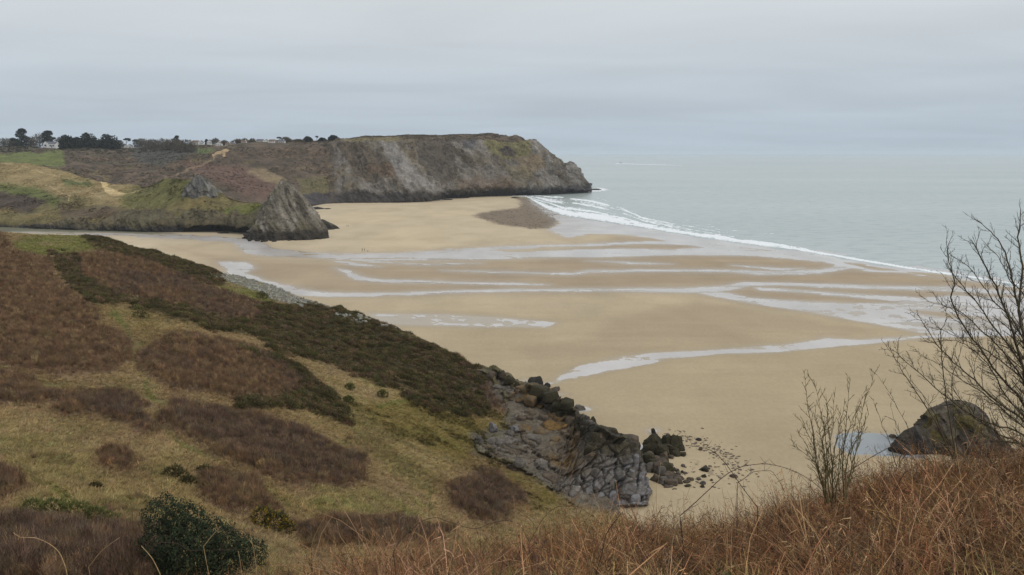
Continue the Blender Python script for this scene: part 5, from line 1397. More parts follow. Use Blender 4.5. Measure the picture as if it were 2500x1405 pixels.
woody("sapling", [
  ([(2190, 1140), (2172, 1080), (2152, 1030), (2132, 975)], 10.5, 10.3, 0.005), ([(2195, 1140), (2200, 1080), (2185, 1030), (2172, 985)], 10.5, 10.6, 0.005),
  ([(2192, 1140), (2225, 1080), (2205, 1020), (2150, 930), (2130, 905)], 10.6, 10.4, 0.004),
 ], V(2192, 1140, 10.5), 0.02, "thin wispy shoots over the pool between the shrub and the crag", "sapling", 0.2, 2, 44, 0.12)
sl = []
rs_ = random.Random(9)
for (tx, ty) in ((1962, 910), (1985, 925), (1975, 985), (2015, 960), (2035, 965), (2060, 990), (2075, 925), (2090, 1000), (2110, 960), (2135, 912), (1950, 1020), (1945, 1050), (2105, 1040), (2120, 1010), (1990, 1010), (2050, 1030), (2020, 1000), (1930, 1085)):
    bx = 2035 + (tx - 2035) * 0.22 + rs_.uniform(-22, 22)
    sl.append(([(bx, 1230), (bx + (tx - bx) * 0.25 + rs_.uniform(-8, 8), 1150), (bx + (tx - bx) * 0.55 + rs_.uniform(-10, 10), 1150 - (1150 - ty) * 0.5), (tx, ty)], 10.6 + rs_.uniform(-.4, .4), 10.6 + rs_.uniform(-.6, .6), rs_.uniform(0.006, 0.010)))
woody("shrub", sl, V(2035, 1230, 10.6), 0.02, "small upright leafless shrub on the bank in front of the sand", "shrub", 0.28, 3, 45, 0.075, mat_flat("shrub_bark", lin(92, 78, 54), 0.85, 0.3, 12, lin(110, 100, 62)), 0.6)

# ================================================================== BUSHES ON THE HILLSIDE
def leafy(name, label, cat, lobes, D, n, leaf, mats, seed, base=None, group=None, spiky=False, flat=0.9):
    """a bush: leaves spread through several swellings, over a few stems"""
    rg = random.Random(seed)
    k = D / FP
    bx, by = base if base else (sum(l[0] for l in lobes) / len(lobes), max(l[1] + l[2] * 0.8 for l in lobes))
    b0 = V(bx, by, D)
    o = empty(name, b0); tag(o, label, cat, group)
    L = [(V(x, y, D + dd) - b0, r * k) for x, y, r, dd in [(l + (0,))[:4] for l in lobes]]
    wts = [r * r for _, r in L]
    mb = MB()
    for i in range(n):
        c, r = rg.choices(L, wts)[0]
        v = Vector((rg.gauss(0, 1), rg.gauss(0, 1), rg.gauss(0.15, 1))).normalized()
        lump = 1 + 0.22 * math.sin(v.x * 7 + seed) * math.sin(v.z * 6 + 2 * v.y * 3) 
        p = c + Vector((v.x, v.y, v.z * flat)) * r * lump * (rg.uniform(0.62, 1.0) ** 0.6)
        sz = leaf * rg.uniform(0.6, 1.3)
        if spiky:
            d = (v + Vector((rg.uniform(-.6, .6), rg.uniform(-.6, .6), rg.uniform(-.1, .8)))).normalized() * sz * 2.4; sd_ = d.cross(Vector((rg.uniform(-1, 1), 1, .3))).normalized() * sz * 0.42
            mb.face((p - sd_, p + sd_, p + d), 0 if rg.random() < 0.8 else 1)
        else:
            a = Vector((rg.uniform(-1, 1), rg.uniform(-1, 1), rg.uniform(-1, 1))).normalized(); a = (a - v * a.dot(v) * 0.6).normalized() * sz
            c2 = a.cross(v + Vector((rg.uniform(-.6, .6), rg.uniform(-.6, .6), rg.uniform(-.2, .6)))).normalized() * sz * 0.55
            mb.face((p - a, p - c2, p + a, p + c2), 0 if rg.random() < 0.75 else 1)
    mb.build("crown", mats, o)
    mb = MB()
    for c, r in L:
        mb.tube([Vector((c.x * .1, c.y * .1, -0.1)), c * 0.5 + Vector((0, 0, -r * .2)), c, c + Vector((0, 0, r * 0.6))], [r * .06, r * .05, r * .035, r * .012], 5)
    mb.build("stem", M_BARK, o, True)
    return o
M_HOLLY = mat_flat("holly_leaf", lin(50, 58, 42), 0.85, 0.35, 5, lin(31, 38, 28), spec=0.08)
M_HOLLY2 = mat_flat("holly_leaf_worn", lin(66, 74, 52), 0.85, 0.3, 5, spec=0.08)
M_GB = mat_flat("gorse_leaf", lin(88, 84, 50), 0.8, 0.35, 3, lin(66, 64, 38))
M_GB2 = mat_flat("gorse_brown", lin(112, 96, 66), 0.85, 0.3, 3)
M_GF = mat_flat("gorse_flower", lin(170, 140, 30), 0.7, 0.3, 3)
M_GG = mat_flat("gorse_green", lin(112, 116, 62), 0.75, 0.35, 3, lin(88, 90, 50))
leafy("evergreen_bush", "dense dark green evergreen bush at the foot of the hillside", "bush", [(405, 1262, 62), (400, 1330, 66, -.4), (455, 1275, 60), (470, 1335, 80, -.6), (520, 1320, 70), (560, 1345, 62, -.3), (610, 1350, 48), (450, 1390, 80, -.5), (540, 1390, 70, -.5), (380, 1385, 50)], 36, 30000, 0.05, [M_HOLLY, M_HOLLY2], 3, (470, 1440))
leafy("gorse_bush", "long low dark green gorse bush near the bottom of the path", "bush", [(80, 1240, 26), (130, 1248, 34), (185, 1256, 36), (235, 1266, 32), (280, 1278, 26), (310, 1284, 16)], 47, 5200, 0.07, [M_GG, M_GB], 4, (180, 1290), spiky=True)
leafy("gorse_bush", "gorse bush with yellow flowers right behind the evergreen bush", "bush", [(640, 1262, 26), (672, 1278, 32), (700, 1290, 20)], 56, 2600, 0.08, [M_GB, M_GF], 5, (668, 1312), spiky=True)
for i, (x, y, r, lb, gr) in enumerate((
  (430, 1158, 30, "tallest of three gorse bushes on the grass above the evergreen bush", 0), (500, 1152, 20, "middle gorse bush of three above the evergreen bush", 0), (572, 1164, 18, "smallest and seaward of three gorse bushes above the evergreen bush", 0),
  (460, 1178, 22, "gorse bush half hidden on top of the evergreen bush", 0), (855, 944, 11, "tiny bright gorse bush upper of the pair on the straw slope", 1), (851, 976, 12, "tiny gorse bush lower of the pair on the straw slope", 1),
  (935, 962, 13, "small round gorse bush below the large gorse bank", 1), (345, 772, 20, "lone brown gorse bush beside the top of the green path", 0), (410, 838, 20, "gorse bush on the upper corner of the purple scrub patch", 0),
  (795, 965, 26, "gorse bush at the seaward end of the lower gorse band", 0), (840, 1015, 26, "gorse bush at the bottom tip of the lower gorse band", 0), (700, 985, 24, "gorse bush in the middle of the lower gorse band", 0),
  (620, 985, 30, "broad gorse bush at the landward end of the lower gorse band", 0), (665, 880, 24, "gorse bush on the straw strip under the gorse bank", 0), (640, 722, 14, "dark gorse bush on the green turf beside the pebble bank", 0),
  (830, 752, 9, "little gorse bush on the skyline just beyond the pebble bank", 0), (750, 862, 26, "gorse bush on the lower lip of the gorse bank", 0), (235, 1190, 12, "small dark heap of dead gorse on the straw grass", 0))):
    p = hill_at(x, y + r * 0.5); D = float(p[1])
    leafy("gorse_bush", lb, "bush", [(x - r * .45, y, r * .62), (x + r * .4, y + r * .1, r * .6), (x, y - r * .3, r * .5)], D, 620, min(0.11, r * 0.012 * D / 60), [M_GG if gr else M_GB, M_GB if gr else M_GB2], 60 + i, (x, y + r * .7), spiky=True)

# ================================================================== FAR SKYLINE: trees, houses
FI = FARX[:, 0]
def far_at(px, py):
    i = int(np.clip(np.searchsorted(FI, px), 1, len(FI) - 2)); col = FARY[i, 1:-3]
    return Vector(FARP[i, int(np.argmin(np.abs(col - py))) + 1])
M_PINE = mat_flat("pine_foliage", lin(46, 54, 46), 0.9, 0.35, 0.4, lin(34, 42, 38))
M_WOOD = mat_flat("winter_wood", lin(108, 100, 88), 0.95, 0.3, 0.4, lin(84, 80, 70))
M_TRUNK = mat_flat("far_trunk", lin(66, 58, 50), 0.9, 0.2, 1)
def far_tree(name, px, top, foot, wpx, kind, label, seed, lean=0.0):
    rg = random.Random(seed)
    b0 = far_at(px, foot); D = b0.y; k = D / FP
    H = (float(at(px, top, D)[2]) - b0.z); Wd = wpx * k / 2 * (1.3 if kind in ('round', 'bare') else 1.15)
    o = empty(name, b0); tag(o, label, "tree", "trees on the far skyline")
    lobes = []
    if kind == 'round': lobes = [(0, 0, .5, .9), (-.45, .1, .4, .6), (.48, -.1, .38, .6), (.1, .2, .68, .6), (-.15, -.1, .74, .45), (0, 0, .22, .95), (-.5, 0, .15, .6), (.5, 0, .15, .6)]
    elif kind == 'pine': lobes = [(0, 0, .82, .75), (-.2, 0, .66, .8), (.25, .1, .54, .8), (0, -.1, .38, .85), (.1, 0, .92, .5), (0, 0, .2, .8)]
    elif kind == 'flat': lobes = [(0, 0, .82, .65), (-.4, 0, .76, .5), (.4, .1, .8, .5), (.6, 0, .68, .35)]
    elif kind == 'bare': lobes = [(0, 0, .55, .9), (-.4, 0, .45, .7), (.4, 0, .45, .7), (0, .2, .7, .6), (0, 0, .3, .9), (-.4, 0, .18, .7), (.4, 0, .18, .7)]
    mb = MB()
    n = {'round': 2200, 'pine': 1500, 'flat': 420, 'bare': 1300}[kind]
    for i in range(n):
        lx, ly, lz, lr = rg.choice(lobes); v = Vector((rg.gauss(0, 1), rg.gauss(0, 1), rg.gauss(0, 1))).normalized() * rg.uniform(0.5, 1.0)
        zr = {'round': .34, 'pine': .16, 'flat': .13, 'bare': .34}[kind] * H * (lr if kind != 'round' else 1) * 1.0
        p = Vector((lx * Wd + v.x * lr * Wd + lean * lz * Wd, ly * Wd + v.y * lr * Wd, min(lz * H + v.z * zr, H * 1.02)))
        if p.z < 0.05 * H: p.z = 0.05 * H
        sz = (1.2 if kind != 'bare' else 0.8) * rg.uniform(.6, 1.3) * max(0.45, min(1, Wd / 9))
        if kind == 'bare':
            d = (v + Vector((0, 0, .8))).normalized() * sz * 2.6; sd_ = d.cross(Vector((rg.uniform(-1, 1), 1, .2))).normalized() * sz * .4; mb.face((p - sd_, p + sd_, p + d))
        else:
            a = Vector((rg.uniform(-1, 1), rg.uniform(-1, 1), rg.uniform(-.6, .6))).normalized() * sz; c2 = a.cross(Vector((rg.uniform(-.5, .5), rg.uniform(-1, 1), rg.uniform(.2, 1)))).normalized() * sz * .7
            mb.face((p - a, p - c2, p + a, p + c2))
    mb.build("crown", M_WOOD if kind == 'bare' else M_PINE, o)
    mb = MB(); r = max(0.16, H * 0.022)
    mb.tube([Vector((0, 0, -1)), Vector((lean * .2 * Wd, 0, H * .3)), Vector((lean * .6 * Wd, 0, H * .65)), Vector((lean * .8 * Wd, 0, H * .85))], [r * 1.4, r, r * .7, r * .25], 6)
    for lx, ly, lz, lr in lobes: mb.tube([Vector((lean * .3 * Wd, 0, H * lz * .55)), Vector((lx * Wd * .6 + lean * lz * Wd * .8, ly * Wd * .5, H * lz * .85)), Vector((lx * Wd + lean * lz * Wd, ly * Wd, H * lz))], [r * .5, r * .35, r * .15], 4)
    mb.build("trunk", M_TRUNK, o, True)
for i, (px, top, foot, w_, kind, lb, ln) in enumerate((
  (12, 336, 360, 34, 'bare', "grey leafless tree at the far left end of the skyline", 0), (36, 338, 360, 24, 'round', "low rounded tree between the left end and the tall pine", 0),
  (54, 314, 360, 28, 'pine', "tall dark blocky pine, highest tree of the skyline", 0), (74, 334, 360, 22, 'bare', "grey leafless tree in the gap beside the tall pine", 0),
  (97, 322, 357, 36, 'bare', "broad leafless tree above the lone white house", 0), (117, 319, 357, 30, 'pine', "spreading dark cedar rising behind the lone white house", 0),
  (148, 333, 359, 20, 'bare', "leafless tree tight against the seaward side of the lone white house", 0), (165, 331, 366, 34, 'round', "first dark domed evergreen after the lone white house", 0),
  (190, 336, 366, 28, 'round', "lowest of the dark domed evergreens, in the middle of the row", 0), (216, 326, 367, 42, 'round', "tallest dark domed evergreen, beside the lowest one", 0),
  (240, 340, 364, 18, 'bare', "leafless tree in the notch between two domed evergreens", 0), (266, 329, 367, 46, 'round', "last and broadest dark domed evergreen of the row", 0),
  (292, 341, 362, 16, 'bare', "thin leafless tree between the domed evergreens and the white roofs", 0), (306, 335, 358, 18, 'flat', "wind-bent pine over the white roofs", 0.5), (326, 338, 358, 14, 'flat', "smaller wind-bent pine behind the white roofs", 0.6),
  (346, 337, 360, 30, 'bare', "wide leafless tree beyond the wind-bent pines", 0), (372, 338, 366, 32, 'bare', "first leafless tree of the wood at the head of the valley", 0), (398, 336, 368, 38, 'bare', "leafless tree in the middle of the valley-head wood", 0),
  (430, 331, 362, 15, 'pine', "dark flat-topped pine standing above the valley-head wood", 0.2), (424, 338, 369, 40, 'bare', "leafless tree directly under the flat-topped pine", 0), (452, 339, 369, 42, 'bare', "last leafless tree of the valley-head wood before the village", 0),
  (504, 340, 356, 9, 'pine', "dark slim tree among the first village houses", 0), (526, 337, 356, 16, 'bare', "leafless tree among the first village houses", 0), (546, 342, 355, 18, 'bare', "low leafless tree in the middle of the village", 0),
  (580, 340, 354, 24, 'bare', "broad dark leafless tree at the seaward end of the first houses", 0), (594, 337, 353, 14, 'bare', "wind-bent leafless tree next to the broad dark one", 0.5), (612, 337, 351, 16, 'bare', "pale leafless tree in the gap between two groups of houses", 0.3),
  (684, 333, 349, 12, 'flat', "dark pine bent hard over the last white house", -0.7), (702, 334, 349, 18, 'bare', "leafless tree bent beside the last white house", -0.5), (728, 341, 347, 22, 'bare', "low hedge-like tree after the village", 0),
  (750, 334, 346, 18, 'round', "dark domed pine alone on the heath skyline", 0), (772, 331, 345, 7, 'flat', "tiny pine with a bare stem on the heath skyline", 0), (786, 337, 345, 18, 'round', "bushy dark tree right under the tiny pine", 0), (813, 331, 344, 20, 'round', "last dark pine of the skyline before the open heath", 0))):
    far_tree("pine_tree" if kind in ('pine', 'flat') else ("evergreen_tree" if kind == 'round' else "winter_tree"), px, top, foot, w_, kind, lb, 900 + i, ln)

M_WALL = mat_flat("white_render", lin(206, 207, 206), 0.85, 0.06, 0.4)
M_SLATE = mat_flat("slate_roof", lin(104, 106, 112), 0.8, 0.15, 0.6, lin(88, 88, 94))
M_TILE = mat_flat("brown_roof", lin(122, 98, 84), 0.8, 0.15, 0.6, lin(104, 86, 76))
M_PANE = mat_flat("window_pane", lin(50, 58, 68), 0.15, 0.1, 1)
def house(px, foot, wpx, hw, hr, label, roofm, gable=False, big=False):
    b0 = far_at(px, foot); k = b0.y / FP; W = wpx * k / 2; hw *= k; hr *= k; T = W * 0.75
    o = empty("house", b0); tag(o, label, "house", None if big else "white houses on the far skyline")
    mb = MB(); mb.box((0, 0, (hw - 1.5) / 2), (W, T, (hw + 1.5) / 2))
    if gable:
        for y in (-T, T): mb.face(((-W, y, hw), (W, y, hw), (0, y, hw + hr)))
    else:
        for x in (-W, W): mb.face(((x, -T, hw), (x, T, hw), (x, 0, hw + hr)))
    mb.build("wall", M_WALL, o)
    mb = MB(); e = 0.35; t = 0.25
    if gable:
        for s_ in (-1, 1): mb.face(((s_ * (W + e), -T - e, hw - e * hr / W), (s_ * (W + e), T + e, hw - e * hr / W), (0, T + e, hw + hr + t), (0, -T - e, hw + hr + t)))
    else:
        for s_ in (-1, 1): mb.face(((-W - e, s_ * (T + e), hw - e * hr / T), (W + e, s_ * (T + e), hw - e * hr / T), (W + e, 0, hw + hr + t), (-W - e, 0, hw + hr + t)))
    rf = mb.build("roof", roofm, o)
    mb = MB(); mb.box((W * .6 if not gable else 0, T * .3 if gable else 0, hw + hr), (0.55, 0.55, 1.1)); mb.build("chimney", M_WALL, rf)
    xs = (-.55, 0.05, .6) if not big else (-.7, -.35, .2, .65)
    for x in xs:
        mb = MB(); z = hw * .55; mb.box((x * W, -T - 0.03, z), (W * .12, 0.06, hw * .17)); mb.build("window", M_PANE, o)
    if big:
        mb = MB(); g = W * .3; mb.box((-W * .45, -T - 1.2, hw * .55), (g, 1.3, hw * .6)); mb.face(((-W * .45 - g, -T - 2.5, hw * 1.15), (-W * .45 + g, -T - 2.5, hw * 1.15), (-W * .45, -T - 2.5, hw * 1.15 + hr * .8))); mb.build("wing", M_WALL, o)
        mb = MB(); mb.box((-W * .45, -T - 2.52, hw * .6), (g * .5, .06, hw * .2)); mb.build("window", M_PANE, o)
        mb = MB(); mb.box((W * .4, -T - .03, hw * .3), (W * .07, .06, hw * .3)); mb.build("door", M_SLATE, o)
house(125, 363.5, 30, 10, 5, "lone pale house with a grey roof standing under the skyline trees", M_SLATE, big=True)
for (px, ft, w_, hw, hr, lb, rm, gb) in (
  (300, 359, 15, 4.0, 3.5, "white house with a wide roof just past the domed evergreens", M_SLATE, False), (316, 357.5, 12, 4.5, 3.5, "white gabled house behind the wind-bent pines", M_SLATE, True), (334, 358.5, 11, 3.5, 3, "small white house at the seaward end of the first roofs", M_SLATE, False),
  (356, 357, 12, 4, 3, "white house showing low through the leafless wood", M_SLATE, False), (478, 356.5, 14, 5, 4, "first village house beyond the valley-head wood", M_TILE, False), (491, 356, 10, 6, 4, "white gabled house second along the village", M_SLATE, True),
  (512, 356, 12, 7, 4, "tall white gabled house between two village trees", M_SLATE, True), (522, 355.5, 10, 5, 3, "white house just under the village's leafless tree", M_SLATE, False), (534, 356, 14, 6, 4, "large white house with a bright gable in the village centre", M_TILE, True),
  (556, 354.5, 12, 5, 3.5, "brown-roofed white house past the village centre", M_TILE, False), (568, 354.5, 11, 5, 3, "white house beside the broad dark tree", M_SLATE, False), (596, 352.5, 12, 4, 3, "low white house after the broad dark tree", M_TILE, False),
  (634, 350, 15, 5, 3.5, "long white house at the start of the heath houses", M_SLATE, False), (650, 349.5, 11, 5, 4, "white gabled house second of the heath houses", M_TILE, True), (664, 349, 13, 5, 3, "brown-roofed house third of the heath houses", M_TILE, False), (688, 348.5, 15, 5, 3, "last bright white house below the bent pine", M_SLATE, False)):
    house(px, ft + 0.9, w_, hw * 1.05, hr, lb, rm, gb)

# rough heath and scrub on the far hills
rng = np.random.default_rng(17)
fw = FARV * (FARX > -120) * ~((FARY < 361) & (FARX > 286) & (FARX < 705)) * (np.arange(FARP.shape[1])[None, :] > 25) * (np.arange(FARP.shape[1])[None, :] < FARP.shape[1] - 4)
lum = FARC.sum(-1)
fw = fw * (lum < 0.30) * sstep(-0.25, 0.15, fbm(FARP[..., 0] / 16, FARP[..., 1] / 16, 0, 3, seed=871))
grow_on("heath", K_GORSE, 17000, fw, lambda c, n: c * rng.uniform(0.85, 1.7, (n, 1)), 0.9, 2.3, "dark heath and gorse clumps roughening the far hills", "heath", 0.2, P=FARP, C=FARC, sink=0.3, zs=0.7)
topw = (FARX > 705) * (FARX < 1235) * (np.arange(FARP.shape[1])[None, :] > FARP.shape[1] - 30) * (np.arange(FARP.shape[1])[None, :] < FARP.shape[1] - 2)
grow_on("heath", K_GORSE, 2600, topw * 1.0, lambda c, n: c * rng.uniform(0.6, 1.0, (n, 1)), 0.9, 2.2, "low heath bushes fringing the flat top of the headland", "heath", 0.2, P=FARP, C=FARC, sink=0.3, zs=0.7)
rw = (RIDX > -120) * (np.arange(RIDP.shape[1])[None, :] > 8) * (np.arange(RIDP.shape[1])[None, :] < RIDP.shape[1] - 3) * sstep(-0.1, 0.3, fbm(RIDP[..., 0] / 12, RIDP[..., 1] / 12, 0, 3, seed=881))
grow_on("dune_grass", K_TUFT, 9000, rw, lambda c, n: np.clip(c * rng.uniform(0.8, 1.5, (n, 1)), 0, .6), 1.2, 2.6, "marram and rough grass tufts on the dune ridge", "grass", 0.2, P=RIDP, C=RIDC)

# ================================================================== REEF of weed and shingle by the surf
rf = MB(); rg = random.Random(77); okc = 0
ry, rx = np.where(reef.T > 0.6)
for _ in range(520):
    q = rng.integers(len(rx)); a_, b2 = rx[q], ry[q]
    s_ = rg.uniform(0.25, 0.95)
    rf.box((SX[a_, b2] + rg.uniform(-2, 2), SY[a_, b2] + rg.uniform(-3, 3), 0.05), (s_, s_ * rg.uniform(.6, 1.2), s_ * rg.uniform(.12, .3)), Matrix.Rotation(rg.uniform(0, 3), 3, 'Z') @ Matrix.Rotation(rg.uniform(-.2, .2), 3, 'X'), top=rg.uniform(.4, .8))
tag(rf.build("reef_shingle", mat_flat("reef_weed", lin(106, 92, 78), 0.8, 0.3, 0.4, lin(88, 80, 64))), "low brown shingle and weed reef beside the surf", "reef", kind="stuff")
for i, (x, y, w_, h_, lb) in enumerate(((1450, 464.5, 34, 3.5, "flat dark reef running out from the headland's tip"), (1120, 484, 46, 4, "low dark rocks at the corner of the headland's foot"), (776, 511, 34, 6, "dark low rocks at the landward corner of the far sand"), (800, 511, 22, 2.5, "flat stones on the sand off the cliff foot"),
                                        (1095, 488.5, 30, 3, "thin line of rocks along the cliff foot"), (1258, 484, 26, 3, "dark wet rocks between the cliff foot and the surf"), (806, 561, 22, 3.5, "flat dark rocks trailing from the pointed crag"), (612, 586, 22, 6, "dark wedge of rock at the river foot of the pointed crag"), (548, 570, 30, 4, "low dark rock on the small sand patch under the ridge"))):
    p = gnd(x, y); k = float(p[1]) / FP
    tag(put(LUMPS[i % 10], "reef_rock", (p[0], p[1], 0.0), (w_ * k, w_ * k * 0.9, h_ * k * 1.8), (0, 0, i * .7), R_DARK), lb, "rock")

# ================================================================== PEOPLE, DOG, BOAT
def skin_mesh(name, verts, edges, root=0):
    me = bpy.data.meshes.new(name)
    me.from_pydata([v[:3] for v in verts], edges, [])
    o = bpy.data.objects.new(name, me); COLL.objects.link(o)
    md = o.modifiers.new("skin", 'SKIN'); md.use_smooth_shade = True
    for i, sv in enumerate(me.skin_vertices[0].data):
        sv.radius = (verts[i][3], verts[i][3] if len(verts[i]) < 5 else verts[i][4]); sv.use_root = (i == root)
    sb = o.modifiers.new("sub", 'SUBSURF'); sb.levels = 2; sb.render_levels = 2
    dg = bpy.context.evaluated_depsgraph_get()
    out = bpy.data.meshes.new_from_object(o.evaluated_get(dg))
    bpy.data.objects.remove(o); bpy.data.meshes.remove(me)
    out.name = name
    return out
M_SKIN = mat_flat("skin", lin(196, 150, 124), 0.6, 0.05, 5); M_HAIR = mat_flat("hair", lin(58, 44, 34), 0.8, 0.2, 20)
def person(px, py, label, jacket, trousers, facing, stride, seed):
    p = gnd(px, py, 0.06)
    o = empty("person", p, facing); tag(o, label, "person")
    s_ = stride
    vs = [(0, 0, 0.95, .14, .10), (0, 0, 1.15, .14, .10), (0, 0, 1.36, .17, .11), (0, 0, 1.48, .06), (0, 0.02, 1.56, .075), (0, .02, 1.68, .085), (0, .02, 1.74, .06),
          (-.09, 0, .9, .09), (-.1, s_ * .5, .5, .06), (-.1, s_, .08, .045), (-.1, s_ + .13, .04, .035),
          (.09, 0, .9, .09), (.1, -s_ * .3, .5, .06), (.1, -s_, .1, .045), (.1, -s_ + .13, .04, .035),
          (-.2, 0, 1.40, .06), (-.25, -s_ * .5, 1.13, .045), (-.25, -s_ * .5 + .1, .9, .035), (-.25, -s_ * .5 + .14, .82, .03),
          (.2, 0, 1.40, .06), (.25, s_ * .4, 1.13, .045), (.25, s_ * .4 + .12, .9, .035), (.25, s_ * .4 + .16, .82, .03)]
    ed = [(0, 1), (1, 2), (2, 3), (3, 4), (4, 5), (5, 6), (0, 7), (7, 8), (8, 9), (9, 10), (0, 11), (11, 12), (12, 13), (13, 14), (2, 15), (15, 16), (16, 17), (17, 18), (2, 19), (19, 20), (20, 21), (21, 22)]
    me = skin_mesh("body", vs, ed)
    for m_ in (jacket, trousers, M_SKIN, M_HAIR): me.materials.append(m_)
    for f in me.polygons:
        c = f.center
        f.material_index = 3 if (c.z > 1.68 or (c.z > 1.55 and c.y < -0.01)) else 2 if (c.z > 1.5 or (abs(c.x) > .19 and c.z < .88 and c.z > .7)) else 1 if (c.z < 0.98 and abs(c.x) < .21) else 0
    link("body", me, None, o)
    mb = MB(); mb.box((0, .105, 1.625), (.016, .022, .03), None, 0, .4); mb.build("nose", M_SKIN, o)
    return o
M_J1, M_J2, M_T1 = mat_flat("dark_coat", lin(44, 44, 50), 0.8, 0.1, 8), mat_flat("brown_coat", lin(72, 58, 48), 0.8, 0.1, 8), mat_flat("dark_trousers", lin(38, 38, 44), 0.85, 0.1, 8)
person(884.5, 614, "walker in a dark coat, landward of the pair nearest the river", M_J1, M_T1, -1.2, .22, 1)
person(889.8, 613.6, "walker in a brown coat beside the small dog", M_J2, M_T1, -1.3, .2, 2)
person(847, 554.6, "taller walker of the far pair by the pointed crag", M_J1, M_T1, -1.4, .2, 3)
person(851, 554.2, "shorter walker of the far pair by the pointed crag", M_J2, M_T1, -1.4, .18, 4).scale = (.86, .86, .86)
person(960, 497.6, "tiny lone figure at the foot of the far cliff", M_J1, M_T1, 0.4, .15, 5)
p = gnd(898, 615.2, 0.06); o = empty("dog", p, 1.9); tag(o, "small dark dog trotting on the sand beside the walkers", "dog")
vs = [(0, -.22, .42, .10), (0, 0, .43, .095), (0, .22, .45, .12), (0, .38, .56, .07), (0, .46, .64, .075), (0, .58, .6, .045), (0, -.34, .5, .03), (0, -.46, .6, .02),
      (.08, .24, .3, .045), (.08, .22, .16, .028), (.08, .25, .02, .028), (-.08, .24, .3, .045), (-.08, .28, .16, .028), (-.08, .3, .02, .028),
      (.08, -.2, .32, .06), (.08, -.14, .22, .035), (.08, -.26, .14, .026), (.08, -.23, .02, .026), (-.08, -.2, .32, .06), (-.08, -.16, .22, .035), (-.08, -.3, .14, .026), (-.08, -.28, .02, .026)]
me = skin_mesh("body", vs, [(1, 0), (1, 2), (2, 3), (3, 4), (4, 5), (0, 6), (6, 7), (2, 8), (8, 9), (9, 10), (2, 11), (11, 12), (12, 13), (0, 14), (14, 15), (15, 16), (16, 17), (0, 18), (18, 19), (19, 20), (20, 21)], 1)
me.materials.append(mat_flat("dog_coat", lin(62, 50, 42), 0.9, 0.2, 12)); link("body", me, None, o)
for sx in (-1, 1):
    mb = MB(); mb.face(((sx * .04, .42, .7), (sx * .09, .44, .68), (sx * .1, .42, .58))); mb.face(((sx * .04, .42, .7), (sx * .1, .42, .58), (sx * .06, .4, .6))); mb.build("ear", me.materials[0], o)

bp = gnd(1515, 399.6); o = empty("motor_boat", (bp[0], bp[1], 0.1), math.radians(186)); o.scale = (1.3, 1.3, 1.3); tag(o, "small motor boat throwing a white wake far out at sea", "boat")
mb = MB(); Lh = 7.5
st_ = [(-Lh, 1.9, 1.4), (-Lh * .3, 2.1, 1.5), (Lh * .4, 1.7, 1.9), (Lh * .8, .8, 2.4), (Lh, .05, 2.7)]
for (x0, w0, h0), (x1, w1, h1) in zip(st_[:-1], st_[1:]):
    for sg in (-1, 1): mb.face(((x0, sg * w0, h0), (x1, sg * w1, h1), (x1, sg * w1 * .55, -.3), (x0, sg * w0 * .55, -.3)))
    mb.face(((x0, -w0, h0 - .2), (x1, -w1, h1 - .2), (x1, w1, h1 - .2), (x0, w0, h0 - .2)))
mb.face(((-Lh, -1.9, 1.4), (-Lh, 1.9, 1.4), (-Lh, 1.05, -.3), (-Lh, -1.05, -.3))); mb.build("hull", mat_flat("boat_hull", lin(210, 214, 218), .4, .05, .5), o)
mb = MB(); mb.box((0.2, 0, 2.9), (2.2, 1.3, 1.3), None, 0, .75); mb.build("cabin", mat_flat("boat_cabin", lin(96, 98, 104), .5, .1, .5), o)
mb = MB(); mb.tube([(-.6, 0, 4), (-.9, 0, 8.5)], [.16, .07], 6); mb.box((-.8, 0, 6.6), (.15, 1.1, .1)); mb.build("mast", mat_flat("boat_mast", lin(70, 70, 76), .5, .1, .5), o)
mb = MB(); mb.box((-5.5, 0, 2.2), (.8, .5, .9), None, 0, .8); mb.build("engine", mat_flat("boat_engine", lin(54, 56, 60), .5, .1, .5), o)
wk = [(1502, 400.3, 8), (1510, 400.1, 60), (1520, 400.3, 75), (1535, 401.0, 50), (1555, 402.0, 30), (1590, 402.9, 22), (1625, 403.8, 14), (1665, 405.2, 6)]
cs = [gnd(x, y) for x, y, _ in wk]; mb = MB()
M_WAKE = mat_flat("wake_foam", lin(222, 228, 232), .8, .08, .05)
for ((x0, y0, w0), a_), ((x1, y1, w1), b2) in zip(zip(wk[:-1], cs[:-1]), zip(wk[1:], cs[1:])):
    q0, q1 = Vector(a_), Vector(b2); h0, h1 = min(w0 * .09, 1.5) + .35, min(w1 * .09, 1.5) + .35
    for sg in (-1, 1): mb.face((q0 + Vector((0, sg * w0, .05)), q1 + Vector((0, sg * w1, .05)), q1 + Vector((0, 0, h1)), q0 + Vector((0, 0, h0))))
tag(mb.build("boat_wake", M_WAKE), "long white wake trailing behind the motor boat", "wake", kind="stuff")

hw_ = (FARX > -150) * (FARX < 470) * (FARY < 372) * ~((np.abs(FARX - 125) < 24) & (FARY < 368)) * ~((FARX > 286) & (FARX < 342) & (FARY < 366)) * (np.arange(FARP.shape[1])[None, :] < FARP.shape[1] - 2)
grow_on("hedge_scrub", K_GORSE, 2600, hw_ * 1.0, lambda c, n: np.where(rng.random((n, 1)) < .5, lin(70, 68, 58), lin(58, 60, 50)) * rng.uniform(.8, 1.3, (n, 1)), 1.8, 4.6, "dark hedges and scrub at the foot of the skyline trees", "hedge", 0.2, P=FARP, C=FARC, sink=0.5, zs=0.8)
grow_on("bracken_stems", K_FERN, 110, bw * (np.arange(BA.shape[1])[None, :] > 40) * (BX[:, :1] > 500), ferncol, 1.15, 1.6, "taller straggling dead stems standing above the bracken", "bracken", 0.3, P=BA, C=BC)

